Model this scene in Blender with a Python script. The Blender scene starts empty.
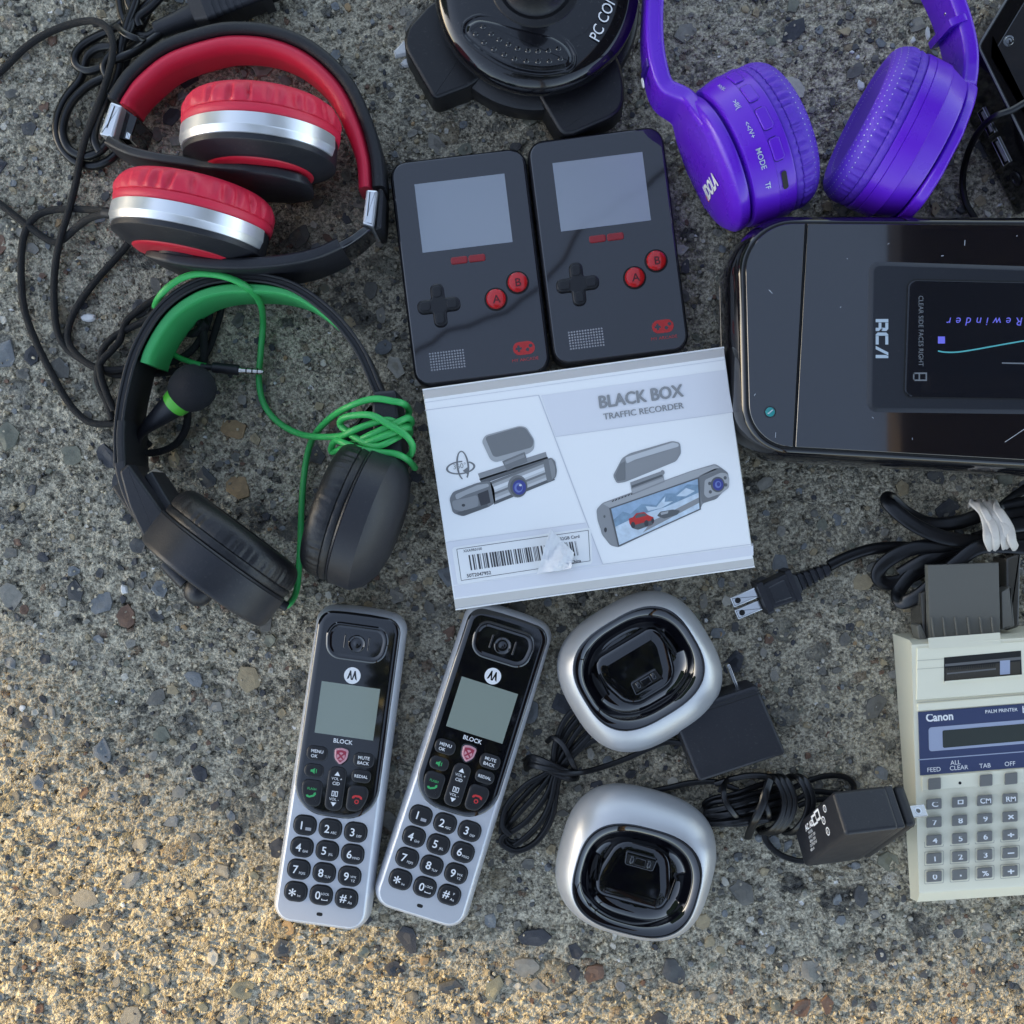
import bpy, math, random
import numpy as np
from mathutils import Vector, Matrix
random.seed(7)
SC = bpy.context.scene
COL = SC.collection
H, F, S = 607.0, 1109.33, 0.001          # camera height (mm), focal length in pixels, mm -> m
PI = math.pi
sin, cos, rad = math.sin, math.cos, math.radians

def kz(z): return (H - z) / F
def P(px, py, z=0.0):                     # photo position at height z -> mm on the ground plan
    k = kz(z); return ((px - 512) * k, (512 - py) * k, z)
def PX(pts, z): return [P(x, y, z)[:2] for x, y in pts]

# ------------------------------------------------------------------ materials
MATS = {}
def mat(name, col, rough=0.5, metal=0.0, var=0.0, vscale=60, bump=0.0, bscale=900, dust=0.0, coat=0.0,
        spec=0.5, rvar=0.0, sheen=0.0, alpha=1.0, trans=0.0, cior=1.5):
    m = bpy.data.materials.new(name); m.use_nodes = True
    nt = m.node_tree; N, L = nt.nodes, nt.links
    b = N['Principled BSDF']
    b.inputs['Base Color'].default_value = (*col, 1)
    b.inputs['Roughness'].default_value = rough
    b.inputs['Metallic'].default_value = metal
    b.inputs['Coat Weight'].default_value = coat
    b.inputs['Coat Roughness'].default_value = 0.03; b.inputs['Coat IOR'].default_value = cior
    b.inputs['Specular IOR Level'].default_value = spec
    b.inputs['Sheen Weight'].default_value = sheen
    b.inputs['Transmission Weight'].default_value = trans
    tc = N.new('ShaderNodeTexCoord')
    def noise(scale, detail=4, w=0.55):
        n = N.new('ShaderNodeTexNoise'); n.inputs['Scale'].default_value = scale
        n.inputs['Detail'].default_value = detail; n.inputs['Roughness'].default_value = w
        L.new(tc.outputs['Object'], n.inputs['Vector']); return n
    cur = None
    if var > 0:
        n = noise(vscale, 5)
        mx = N.new('ShaderNodeMix'); mx.data_type = 'RGBA'
        mx.inputs['A'].default_value = (*[c * (1 - var) for c in col], 1)
        mx.inputs['B'].default_value = (*[min(1, c * (1 + var)) for c in col], 1)
        L.new(n.outputs['Fac'], mx.inputs['Factor']); cur = mx.outputs['Result']
    if dust > 0:
        n = noise(700, 3, 0.7); n2 = noise(45, 3, 0.6)
        r = N.new('ShaderNodeMapRange'); r.inputs['From Min'].default_value = 0.60; r.inputs['From Max'].default_value = 0.78
        L.new(n.outputs['Fac'], r.inputs['Value'])
        ml = N.new('ShaderNodeMath'); ml.operation = 'MULTIPLY'; L.new(r.outputs['Result'], ml.inputs[0]); L.new(n2.outputs['Fac'], ml.inputs[1])
        m2 = N.new('ShaderNodeMath'); m2.operation = 'MULTIPLY'; L.new(ml.outputs[0], m2.inputs[0]); m2.inputs[1].default_value = dust
        mx = N.new('ShaderNodeMix'); mx.data_type = 'RGBA'
        if cur: L.new(cur, mx.inputs['A'])
        else: mx.inputs['A'].default_value = (*col, 1)
        mx.inputs['B'].default_value = (0.32, 0.30, 0.27, 1)
        L.new(m2.outputs[0], mx.inputs['Factor']); cur = mx.outputs['Result']
    if cur: L.new(cur, b.inputs['Base Color'])
    if rvar > 0:
        n = noise(38, 5, 0.6)
        r = N.new('ShaderNodeMapRange'); r.inputs['From Min'].default_value = 0.35; r.inputs['From Max'].default_value = 0.7
        r.inputs['To Min'].default_value = max(0.02, rough - rvar); r.inputs['To Max'].default_value = rough + rvar
        L.new(n.outputs['Fac'], r.inputs['Value']); L.new(r.outputs['Result'], b.inputs['Roughness'])
    if bump > 0:
        n = noise(bscale, 3)
        bp = N.new('ShaderNodeBump'); bp.inputs['Strength'].default_value = bump; bp.inputs['Distance'].default_value = 0.0006
        L.new(n.outputs['Fac'], bp.inputs['Height']); L.new(bp.outputs['Normal'], b.inputs['Normal'])
    MATS[name] = m
    return name

mat('black_matte', (0.015, 0.0155, 0.020), 0.46, dust=0.22, bump=0.12, rvar=0.08)
mat('black_soft', (0.012, 0.0125, 0.015), 0.55, dust=0.2, bump=0.15)
mat('black_leather', (0.009, 0.009, 0.011), 0.40, bump=0.35, bscale=1200, dust=0.2)
mat('black_gloss', (0.006, 0.006, 0.008), 0.07, dust=0.10, rvar=0.03, coat=0.3)
mat('black_gloss_worn', (0.006, 0.006, 0.008), 0.12, dust=0.22, rvar=0.06, coat=0.4, cior=1.45)
mat('face_plastic', (0.004, 0.004, 0.006), 0.045, dust=0.03, coat=0.8, cior=1.6)
mat('black_rubber', (0.008, 0.008, 0.010), 0.42, dust=0.2, bump=0.1)
mat('cord_black', (0.006, 0.006, 0.007), 0.30, dust=0.1)
mat('braid_black', (0.008, 0.008, 0.009), 0.75, bump=0.9, bscale=2600, dust=0.2)
mat('foam_black', (0.012, 0.012, 0.015), 0.95, bump=1.0, bscale=2200)
mat('key_black', (0.010, 0.010, 0.012), 0.40, bump=0.05)
mat('hole_black', (0.003, 0.003, 0.003), 0.6)
mat('red_leather', (0.68, 0.022, 0.060), 0.45, bump=0.25, bscale=1500, var=0.10, vscale=40)
mat('red_band', (0.68, 0.022, 0.060), 0.42, bump=0.10, bscale=1500, var=0.06, vscale=30)
mat('red_disc', (0.50, 0.014, 0.035), 0.38)
mat('silver', (0.80, 0.81, 0.82), 0.34, 0.75, var=0.05, rvar=0.05)
mat('chrome', (0.75, 0.75, 0.74), 0.16, 1.0, rvar=0.08)
mat('brass_tip', (0.62, 0.60, 0.56), 0.22, 1.0)
mat('silver_paint', (0.62, 0.63, 0.66), 0.34, 0.35, var=0.03, bump=0.05, bscale=3000, dust=0.1)
mat('silver_dock', (0.52, 0.525, 0.54), 0.36, 0.5, var=0.04, bump=0.04, bscale=3000, dust=0.1)
mat('purple', (0.115, 0.014, 0.55), 0.30, dust=0.10, rvar=0.06)
mat('purple_pad', (0.105, 0.030, 0.50), 0.50, bump=0.35, bscale=1400, dust=0.1)
mat('purple_dark', (0.03, 0.006, 0.20), 0.45)
mat('green_pad', (0.05, 0.42, 0.12), 0.55, bump=0.3, bscale=1100, var=0.10, vscale=50)
mat('green_cord', (0.04, 0.42, 0.10), 0.42, var=0.22, vscale=90, dust=0.3, bump=.2, bscale=500)
mat('green_ring', (0.12, 0.55, 0.05), 0.35)
mat('white_print', (0.80, 0.80, 0.80), 0.5)
mat('grey_print', (0.35, 0.35, 0.37), 0.5)
mat('red_print', (0.55, 0.03, 0.03), 0.45)
mat('orange_print', (0.17, 0.03, 0.012), 0.5)
mat('green_print', (0.05, 0.40, 0.12), 0.45)
mat('red_button', (0.55, 0.014, 0.016), 0.14, coat=0.5)
mat('red_pill', (0.30, 0.022, 0.026), 0.30)
mat('button_letter', (0.08, 0.004, 0.006), 0.4)
mat('console_face', (0.007, 0.007, 0.012), 0.05, coat=1.0, cior=1.66, dust=0.05)
mat('console_side', (0.010, 0.010, 0.013), 0.40, dust=0.2)
mat('console_lcd', (0.31, 0.335, 0.375), 0.05, coat=0.3)
mat('phone_lcd', (0.24, 0.275, 0.235), 0.10, coat=0.2, var=0.04, vscale=25)
mat('shield_pink', (0.60, 0.30, 0.33), 0.35)
mat('shield_red', (0.32, 0.03, 0.06), 0.35)
mat('rca_body', (0.006, 0.006, 0.008), 0.10, dust=0.10, rvar=0.04, coat=0.5, cior=1.45)
mat('rca_lid', (0.006, 0.006, 0.009), 0.08, dust=0.08, rvar=0.03, coat=1.0, cior=1.85)
mat('dock_gloss', (0.003, 0.003, 0.005), 0.04, dust=0.02, coat=0.9, cior=1.65)
mat('rca_panel', (0.018, 0.020, 0.026), 0.30, dust=0.10)
mat('rca_window', (0.009, 0.010, 0.014), 0.05, dust=0.08, coat=0.4)
mat('lettering_silver', (0.50, 0.58, 0.64), 0.35, 0.2)
mat('lettering_grey', (0.16, 0.17, 0.18), 0.5)
mat('blue_print', (0.20, 0.18, 0.75), 0.4)
mat('teal_print', (0.10, 0.42, 0.42), 0.4)
mat('teal_led', (0.03, 0.25, 0.25), 0.25)
mat('card_white', (0.87, 0.87, 0.86), 0.42, bump=0.06, bscale=500, var=0.02, vscale=25)
mat('card_shaded', (0.50, 0.49, 0.48), 0.55, bump=0.1, bscale=600, var=0.05)  # white card with the shading of its turned-down edges put into the colour
mat('card_grey', (0.73, 0.73, 0.76), 0.42)
mat('card_line', (0.60, 0.60, 0.64), 0.42)
for i, c in enumerate([(.05,.05,.055),(.11,.115,.12),(.18,.185,.19),(.27,.275,.28),(.38,.385,.39),(.52,.53,.54),(.68,.69,.70)]):
    mat('ink%d' % i, c, 0.42)
mat('ink_blue', (0.05, 0.06, 0.26), 0.42); mat('ink_blue_light', (0.16, 0.20, 0.48), 0.42)
mat('ink_sky', (0.30, 0.42, 0.56), 0.42, var=0.3, vscale=250); mat('ink_snow', (0.55, 0.64, 0.72), 0.42, var=0.35, vscale=300)
mat('ink_ridge', (0.20, 0.30, 0.40), 0.42, var=0.5, vscale=350); mat('ink_car', (0.50, 0.035, 0.03), 0.42)
mat('paper_white', (0.82, 0.82, 0.81), 0.55, bump=0.05)
mat('paper_torn', (0.74, 0.74, 0.75), 0.8, bump=0.5, bscale=500, var=0.06, vscale=200)
mat('ivory', (0.80, 0.76, 0.59), 0.42, var=0.05, vscale=35, dust=0.12, bump=0.08, bscale=2500)
mat('ivory_line', (0.48, 0.45, 0.36), 0.6)
mat('calc_blue', (0.042, 0.055, 0.125), 0.35, dust=0.08)
mat('calc_frame', (0.34, 0.38, 0.50), 0.35)
mat('calc_lcd', (0.050, 0.058, 0.054), 0.16)
mat('calc_key', (0.155, 0.153, 0.145), 0.45, dust=0.1)
mat('calc_slate', (0.135, 0.13, 0.11), 0.45, dust=0.2)
mat('calc_smoke', (0.06, 0.055, 0.045), 0.25, dust=0.2)
mat('calc_clear', (0.15, 0.15, 0.15), 0.12)
mat('rubber_band', (0.66, 0.60, 0.52), 0.6, bump=0.3, var=0.12, vscale=120)
mat('dev_side', (0.005, 0.005, 0.006), 0.12, coat=0.3, dust=0.08)
mat('dev_top', (0.02, 0.022, 0.026), 0.13, dust=0.2, coat=1.0, cior=2.0)
mat('port_white', (0.55, 0.55, 0.54), 0.4)

mat('cable_dark', (0.01, 0.01, 0.01), 0.6)
mat('scratch', (0.42, 0.44, 0.47), 0.6)
# ------------------------------------------------------------------ mesh builder (all in mm)
def area2(p): return sum(p[i][0] * p[(i + 1) % len(p)][1] - p[(i + 1) % len(p)][0] * p[i][1] for i in range(len(p)))
def ccw(p): return list(p) if area2(p) > 0 else list(reversed(p))
def rpoly(pts, r, n=6):
    out = []; m = len(pts)
    for i, p in enumerate(pts):
        rr = r[i] if isinstance(r, (list, tuple)) else r
        p = Vector(p[:2]); a = Vector(pts[i - 1][:2]) - p; b = Vector(pts[(i + 1) % m][:2]) - p
        if rr <= 0.01: out.append(tuple(p)); continue
        d = min(rr, a.length * 0.49, b.length * 0.49)
        A = p + a.normalized() * d; B = p + b.normalized() * d
        # conic arc: closer to a circle than a plain quadratic
        half = a.angle(b) / 2; w = max(0.3, math.sin(half))
        for j in range(n + 1):
            t = j / n; c0, c1, c2 = (1 - t) ** 2, 2 * t * (1 - t) * w, t * t
            q = (A * c0 + p * c1 + B * c2) / (c0 + c1 + c2); out.append(tuple(q))
    return out
def supell(a, b, e=2.0, n=48, cx=0, cy=0, rot=0):
    out = []
    for i in range(n):
        t = 2 * PI * i / n; c, s = cos(t), sin(t)
        x = a * math.copysign(abs(c) ** (2 / e), c); y = b * math.copysign(abs(s) ** (2 / e), s)
        out.append((cx + x * cos(rot) - y * sin(rot), cy + x * sin(rot) + y * cos(rot)))
    return out
def inset(p, d):
    if abs(d) < 1e-6: return list(p)
    out = []; n = len(p)
    for i in range(n):
        a = Vector(p[i]) - Vector(p[i - 1]); b = Vector(p[(i + 1) % n]) - Vector(p[i])
        if a.length < 1e-6: a = b
        if b.length < 1e-6: b = a
        na = Vector((-a.y, a.x)).normalized(); nb = Vector((-b.y, b.x)).normalized()
        m = na + nb
        if m.length < 1e-4: m = na
        m.normalize(); c = max(0.35, m.dot(na)); out.append(tuple(Vector(p[i]) + m * (d / c)))
    return out

class MB:
    def __init__(s): s.v = []; s.f = []; s.m = []
    def add(s, vs, fs, m):
        o = len(s.v); s.v += [tuple(x) for x in vs]; s.f += [tuple(i + o for i in f) for f in fs]; s.m += [m] * len(fs); return s
    def poly(s, pts, m): return s.add(pts, [tuple(range(len(pts)))], m)
    def flat(s, xy, z, m):
        xy = ccw(xy); return s.poly([(x, y, z(x, y) if callable(z) else z) for x, y in xy], m)
    def loft(s, rings, m, cap0=True, cap1=True, mcap=None, closed=True):
        n = len(rings[0]); vs = [p for r in rings for p in r]; fs = []
        for k in range(len(rings) - 1):
            for i in range(n if closed else n - 1):
                j = (i + 1) % n; fs.append((k * n + i, k * n + j, (k + 1) * n + j, (k + 1) * n + i))
        s.add(vs, fs, m)
        if cap0: s.poly(list(reversed(rings[0])), m)
        if cap1: s.poly(rings[-1], mcap or m)
        return s
    def rings(s, xy, prof, m, cap0=True, cap1=True, mcap=None):      # prof: (inset, z)
        xy = ccw(xy); R = []
        for d, z in prof:
            q = inset(xy, d); R.append([(x, y, z(x, y) if callable(z) else z) for x, y in q])
        if cap1:
            q = inset(xy, prof[-1][0] + .3); z = prof[-1][1]; R.append([(x, y, z(x, y) if callable(z) else z) for x, y in q])
        return s.loft(R, m, cap0, cap1, mcap)
    def solid(s, xy, z0, z1, m, bev=0.8, seg=3, mcap=None, bot=0.0):
        pr = [(bot, z0)] + ([(0, z0 + bot)] if bot else [])
        for i in range(seg + 1):
            t = i / seg * PI / 2; pr.append((bev * (1 - cos(t)), z1 - bev + bev * sin(t)))
        return s.rings(xy, pr, m, mcap=mcap)
    def tube(s, path, r, m, n=10, flat=None, caps=True, sub=6, smooth=True):
        p = [Vector(q) for q in path]
        if smooth and len(p) > 2: p, r = crom(p, r, sub)
        N = len(p); up = None; R = []
        for i in range(N):
            t = (p[min(i + 1, N - 1)] - p[max(i - 1, 0)])
            t = t.normalized() if t.length > 1e-9 else Vector((1, 0, 0))
            if flat:
                side = t.cross(Vector((0, 0, 1)));
                if side.length < 1e-3: side = Vector((1, 0, 0))
                side.normalize(); u = side.cross(t).normalized()
            else:
                if up is None:
                    up = Vector((0, 0, 1)) if abs(t.z) < 0.9 else Vector((1, 0, 0))
                up = (up - t * up.dot(t))
                if up.length < 1e-6: up = t.orthogonal()
                up.normalize(); u = up; side = t.cross(u)
            rr = r[i] if isinstance(r, list) else r
            ra, rb = (flat[0] * rr, flat[1] * rr) if flat else (rr, rr)
            ring = []
            for k in range(n):
                a = 2 * PI * k / n
                q = 1.0
                if flat and len(flat) > 2: q = 1 - flat[2] * (abs(sin(a)) ** 6)
                ring.append(p[i] + side * (ra * cos(a)) + u * (rb * sin(a) * q))
            R.append(ring)
        return s.loft(R, m, caps, caps)
    def lathe(s, prof, O, A, U, m, n=64, a0=0.0, a1=2 * PI, mod=None, su=1.0, sv=1.0, cap0=True, cap1=True):
        O, A, U = Vector(O), Vector(A).normalized(), Vector(U); U = (U - A * U.dot(A)).normalized(); V = A.cross(U)
        full = abs(a1 - a0 - 2 * PI) < 1e-6; R = []
        for h, r in prof:
            ring = []
            for i in range(n if full else n + 1):
                t = a0 + (a1 - a0) * i / n
                dr, dh = mod(h, r, t) if mod else (0, 0)
                ring.append(O + A * (h + dh) + (U * cos(t) * su + V * sin(t) * sv) * (r + dr))
            R.append(ring)
        return s.loft(R, m, cap0 and full, cap1 and full, closed=full)
    def box(s, x0, y0, z0, x1, y1, z1, m, bev=0.4):
        return s.solid([(x0, y0), (x1, y0), (x1, y1), (x0, y1)], z0, z1, m, bev, 2)
    def ball(s, c, r, m, n=20, sz=1.0, noise=0):
        pr = []
        for i in range(n // 2 + 1):
            t = -PI / 2 + PI * i / (n // 2); pr.append((r * sz * sin(t), max(0.001, r * cos(t))))
        return s.lathe(pr, c, (0, 0, 1), (1, 0, 0), m, n)
    def obox(s, V0, a, b, c, m, bev=1.0):                              # oriented box from a corner, bevelled
        V0, a, b, c = Vector(V0), Vector(a), Vector(b), Vector(c)
        la, lb, lc = a.length, b.length, c.length; ua, ub, uc = a / la, b / lb, c / lc
        t = MB(); t.solid([(0, 0), (la, 0), (la, lb), (0, lb)], 0, lc, m, 0.01, 1)
        q = MB(); xy = rpoly([(0, 0), (la, 0), (la, lb), (0, lb)], bev, 4)
        pr = []
        for i in range(4): tt = i / 3 * PI / 2; pr.append((bev * (1 - sin(tt)), bev * (1 - cos(tt))))
        for i in range(4): tt = i / 3 * PI / 2; pr.append((bev * (1 - cos(tt)), lc - bev + bev * sin(tt)))
        q.rings(xy, pr, m)
        return s.add([V0 + ua * x + ub * y + uc * z for x, y, z in q.v], q.f, m)
    def text(s, txt, c, xd, yd, h, m, bold=0.0, sx=1.0, align='C', shear=0.0, gap=1.0):
        vs, fs = glyphs(txt, bold, gap)
        if not vs: return s
        x0 = min(v[0] for v in vs); x1 = max(v[0] for v in vs)
        y0, y1 = (min(v[1] for v in vs), max(v[1] for v in vs)) if align != 'B' else (0, .73)
        k = h / 0.73
        ox = {'C': (x0 + x1) / 2, 'L': x0, 'R': x1, 'B': x0}[align]; oy = (y0 + y1) / 2 if align != 'B' else 0
        c, xd, yd = Vector(c), Vector(xd).normalized(), Vector(yd).normalized()
        return s.add([c + xd * ((v[0] - ox) * k * sx + shear * (v[1] - oy) * k) + yd * ((v[1] - oy) * k) for v in vs], fs, m)
    def ptext(s, txt, px, py, z, hpx, ang, m, **kw):                    # ang: degrees, counter-clockwise
        a = rad(ang); k = kz(z)
        return s.text(txt, P(px, py, z), (cos(a), sin(a), 0), (-sin(a), cos(a), 0), hpx * k, m, **kw)
    def build(s, name, off=(0, 0, 0), parent=None, sharp=35, recalc=True):
        me = bpy.data.meshes.new(name)
        me.from_pydata([((x - off[0]) * S, (y - off[1]) * S, (z - off[2]) * S) for x, y, z in s.v], [], s.f)
        names = list(dict.fromkeys(s.m))
        for n in names: me.materials.append(MATS[n])
        idx = {n: i for i, n in enumerate(names)}
        me.polygons.foreach_set('material_index', [idx[n] for n in s.m])
        if recalc:
            import bmesh
            bm = bmesh.new(); bm.from_mesh(me)
            bmesh.ops.remove_doubles(bm, verts=bm.verts, dist=1e-7)
            bm.to_mesh(me); bm.free()
        me.polygons.foreach_set('use_smooth', [True] * len(me.polygons))
        me.set_sharp_from_angle(angle=rad(sharp)); me.update()
        o = bpy.data.objects.new(name, me); COL.objects.link(o)
        wn = o.modifiers.new('flat_face_shading', 'WEIGHTED_NORMAL'); wn.keep_sharp = True
        if parent: o.parent = parent
        return o

def crom(p, r, sub):
    out = []; ro = []; n = len(p); rl = isinstance(r, list)
    for i in range(n - 1):
        p0, p1, p2, p3 = p[max(i - 1, 0)], p[i], p[i + 1], p[min(i + 2, n - 1)]
        for j in range(sub):
            t = j / sub
            out.append(0.5 * ((2 * p1) + (p2 - p0) * t + (2 * p0 - 5 * p1 + 4 * p2 - p3) * t * t + (3 * p1 - p0 - 3 * p2 + p3) * t ** 3))
            if rl: ro.append(r[i] * (1 - t) + r[i + 1] * t)
    out.append(p[-1])
    if rl: ro.append(r[-1])
    return out, (ro if rl else r)
def crom2(pts, sub=6):
    q, _ = crom([Vector((*p, 0)[:3]) for p in pts], 1, sub); return [tuple(v) for v in q]

GL = {}
def glyphs(txt, bold, gap):
    key = (txt, bold, gap)
    if key not in GL:
        c = bpy.data.curves.new('lettering', 'FONT'); c.body = txt; c.size = 1; c.offset = bold; c.resolution_u = 3
        c.space_character = gap; c.fill_mode = 'FRONT'; c.dimensions = '2D'
        o = bpy.data.objects.new('lettering', c); COL.objects.link(o)
        dg = bpy.context.evaluated_depsgraph_get()
        me = bpy.data.meshes.new_from_object(o.evaluated_get(dg))
        GL[key] = ([tuple(v.co) for v in me.vertices], [tuple(p.vertices) for p in me.polygons])
        bpy.data.objects.remove(o); bpy.data.curves.remove(c); bpy.data.meshes.remove(me)
    return GL[key]

class Thing:
    def __init__(s, name, label, cat, px, py, group=None, rot=0.0, local=False, z=0.0):
        o = bpy.data.objects.new(name, None); COL.objects.link(o); o.empty_display_size = 0.01
        x, y, _ = P(px, py, z); o.location = (x * S, y * S, z * S); o.rotation_euler = (0, 0, rot)
        o['label'] = label; o['category'] = cat
        if group: o['group'] = group
        s.o = o; s.off = (0, 0, 0) if local else (x, y, z)
    def part(s, name, mb, parent=None, label=None, sharp=35):
        o = mb.build(name, s.off, parent or s.o, sharp)
        if label: o['label'] = label
        return o
def copy_tree(o, parent=None):
    c = o.copy(); COL.objects.link(c)
    if parent: c.parent = parent
    for ch in list(o.children): copy_tree(ch, c)
    return c
def single(name, mb, label, cat, px, py, group=None, kind=None, sharp=35):
    off = P(px, py, 0); o = mb.build(name, off, None, sharp); o.location = [c * S for c in off]
    if kind: o['kind'] = kind
    else: o['label'] = label; o['category'] = cat
    if group: o['group'] = group
    return o
# ------------------------------------------------------------------ camera, light, sky
cam = bpy.data.objects.new('camera', bpy.data.cameras.new('camera')); COL.objects.link(cam)
cam.location = (0, 0, H * S); cam.rotation_euler = (0, 0, 0)
cam.data.sensor_width = 36; cam.data.lens = 36 * F / 1024
cam.data.clip_start = 0.01; cam.data.clip_end = 500
SC.camera = cam
SUN_EL, SUN_AZ = rad(18), (-0.975, 0.22)           # towards the sun: from the left, a little from the top
n_ = math.hypot(*SUN_AZ); sd = Vector((SUN_AZ[0] / n_ * cos(SUN_EL), SUN_AZ[1] / n_ * cos(SUN_EL), sin(SUN_EL)))
sun = bpy.data.objects.new('sun', bpy.data.lights.new('sun', 'SUN')); COL.objects.link(sun)
sun.data.energy = 2.7; sun.data.angle = rad(0.53); sun.data.color = (1.0, 0.68, 0.22)
sun.rotation_euler = sd.to_track_quat('Z', 'Y').to_euler(); sun.location = (-3, 1, 3)
W = bpy.data.worlds.new('World'); SC.world = W; W.use_nodes = True
nt = W.node_tree; bg = nt.nodes['Background']
sky = nt.nodes.new('ShaderNodeTexSky'); sky.sky_type = 'NISHITA'; sky.sun_disc = False
sky.sun_elevation = SUN_EL; sky.sun_rotation = math.atan2(SUN_AZ[0], SUN_AZ[1]); sky.air_density = 1.0; sky.dust_density = 0.6; sky.ozone_density = 1.5
hs = nt.nodes.new('ShaderNodeHueSaturation'); hs.inputs['Saturation'].default_value = 0.72
nt.links.new(sky.outputs['Color'], hs.inputs['Color']); nt.links.new(hs.outputs['Color'], bg.inputs['Color'])
bg.inputs['Strength'].default_value = 0.15
SC.view_settings.view_transform = 'Standard'; SC.view_settings.look = 'None'
SC.view_settings.exposure = 1.62; SC.view_settings.gamma = 1.0; SC.view_settings.use_curve_mapping = False

# ------------------------------------------------------------------ ground: weathered concrete with exposed pebbles
def ground_material():
    m = bpy.data.materials.new('weathered_concrete'); m.use_nodes = True; m.displacement_method = 'BOTH'
    nt = m.node_tree; N, L = nt.nodes, nt.links; b = N['Principled BSDF']; out = N['Material Output']
    tc = N.new('ShaderNodeTexCoord')
    def V(x): return x
    def math_(op, a, b_=None, c=None, clamp=False):
        n = N.new('ShaderNodeMath'); n.operation = op; n.use_clamp = clamp
        for i, x in enumerate((a, b_, c)):
            if x is None: continue
            if isinstance(x, (int, float)): n.inputs[i].default_value = x
            else: L.new(x, n.inputs[i])
        return n.outputs[0]
    def noise(scale, detail=5, rough=0.6, vec=None, col=False):
        n = N.new('ShaderNodeTexNoise'); n.inputs['Scale'].default_value = scale; n.inputs['Detail'].default_value = detail
        n.inputs['Roughness'].default_value = rough; L.new(vec or tc.outputs['Object'], n.inputs['Vector'])
        return n.outputs['Color' if col else 'Fac']
    def rng(x, a, b_, c=0.0, d=1.0, smooth=False):
        n = N.new('ShaderNodeMapRange'); n.interpolation_type = 'SMOOTHSTEP' if smooth else 'LINEAR'
        if isinstance(x, (int, float)): n.inputs[0].default_value = x
        else: L.new(x, n.inputs[0])
        for i, q in ((1, a), (2, b_), (3, c), (4, d)):
            if isinstance(q, (int, float)): n.inputs[i].default_value = q
            else: L.new(q, n.inputs[i])
        return n.outputs[0]
    def mix(f, a, b_, mode='MIX'):
        n = N.new('ShaderNodeMix'); n.data_type = 'RGBA'; n.blend_type = mode
        for k, x in (('Factor', f), ('A', a), ('B', b_)):
            if isinstance(x, (int, float)): n.inputs[k].default_value = x
            elif isinstance(x, tuple): n.inputs[k].default_value = (*x, 1)
            else: L.new(x, n.inputs[k])
        return n.outputs['Result']
    def warp(amount, scale):
        c = noise(scale, 3, 0.6, col=True)
        s = N.new('ShaderNodeVectorMath'); s.operation = 'SUBTRACT'; L.new(c, s.inputs[0]); s.inputs[1].default_value = (.5, .5, .5)
        k = N.new('ShaderNodeVectorMath'); k.operation = 'SCALE'; L.new(s.outputs[0], k.inputs[0]); k.inputs['Scale'].default_value = amount
        a = N.new('ShaderNodeVectorMath'); a.operation = 'ADD'; L.new(tc.outputs['Object'], a.inputs[0]); L.new(k.outputs[0], a.inputs[1])
        return a.outputs[0]
    def ramp(x, stops):
        n = N.new('ShaderNodeValToRGB'); cr = n.color_ramp; cr.interpolation = 'LINEAR'
        while len(cr.elements) < len(stops): cr.elements.new(0.5)
        for e, (p, c) in zip(cr.elements, stops): e.position = p; e.color = (*c, 1)
        L.new(x, n.inputs[0]); return n.outputs[0]
    def stones(scale, wv, thr_lo, thr_hi, presence, off, metric='EUCLIDEAN'):
        mp = N.new('ShaderNodeMapping'); mp.inputs['Location'].default_value = off; mp.inputs['Rotation'].default_value = (0, 0, off[0] * 3); mp.inputs['Scale'].default_value = (1.0, 1.28, 1)
        L.new(wv, mp.inputs['Vector'])
        v = N.new('ShaderNodeTexVoronoi'); v.voronoi_dimensions = '2D'; v.feature = 'F1'; v.distance = metric
        v.inputs['Scale'].default_value = scale; v.inputs['Randomness'].default_value = 1.0; L.new(mp.outputs[0], v.inputs['Vector'])
        sp = N.new('ShaderNodeSeparateColor'); L.new(v.outputs['Color'], sp.inputs[0])
        r, g, bl = sp.outputs
        th = rng(r, 1 - presence, 1.0, thr_lo, thr_hi)
        pres = math_('GREATER_THAN', r, 1 - presence)
        d = math_('SUBTRACT', th, v.outputs['Distance'])
        mask = math_('MULTIPLY', rng(d, 0.0, 0.045, smooth=True), pres)
        dome = math_('MULTIPLY', rng(d, 0.0, 0.22, smooth=True), pres)
        moat = math_('MULTIPLY', math_('MULTIPLY', rng(d, -0.07, 0.0, smooth=True), rng(d, 0.0, 0.05, 1.0, 0.0)), pres)
        return mask, dome, moat, g, bl
    w1 = warp(0.010, 90); w2 = warp(0.0055, 190); w3 = warp(0.003, 420)
    pal = [(0.0, (.045, .045, .046)), (0.16, (.10, .098, .09)), (0.34, (.20, .19, .16)), (0.5, (.27, .265, .235)),
           (0.64, (.22, .21, .16)), (0.76, (.33, .27, .18)), (0.86, (.20, .125, .085)), (0.94, (.42, .38, .30)), (1.0, (.50, .47, .41))]
    A = stones(40, w1, 0.16, 0.44, 0.22, (0.13, 0.31, 0)); B = stones(92, w2, 0.18, 0.46, 0.26, (0.71, 0.22, 0), 'MANHATTAN')
    C = stones(215, w2, 0.18, 0.44, 0.30, (0.41, 0.77, 0)); D = stones(520, w3, 0.24, 0.48, 0.45, (0.91, 0.57, 0))
    # cement paste
    n1 = noise(14, 4, 0.6); n2 = noise(120, 6, 0.68); n3 = noise(600, 4, 0.7); n4 = noise(1500, 2, 0.6)
    paste = ramp(math_('ADD', math_('MULTIPLY', n2, 0.32), math_('MULTIPLY', n3, 0.68)),
                 [(0.40, (.10, .09, .07)), (0.47, (.33, .295, .22)), (0.53, (.53, .475, .355)), (0.61, (.74, .67, .51))])
    paste = mix(rng(n1, 0.35, 0.7, 0.0, 0.30), paste, (.42, .385, .305))
    fleck = rng(n4, 0.60, 0.72)
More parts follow.
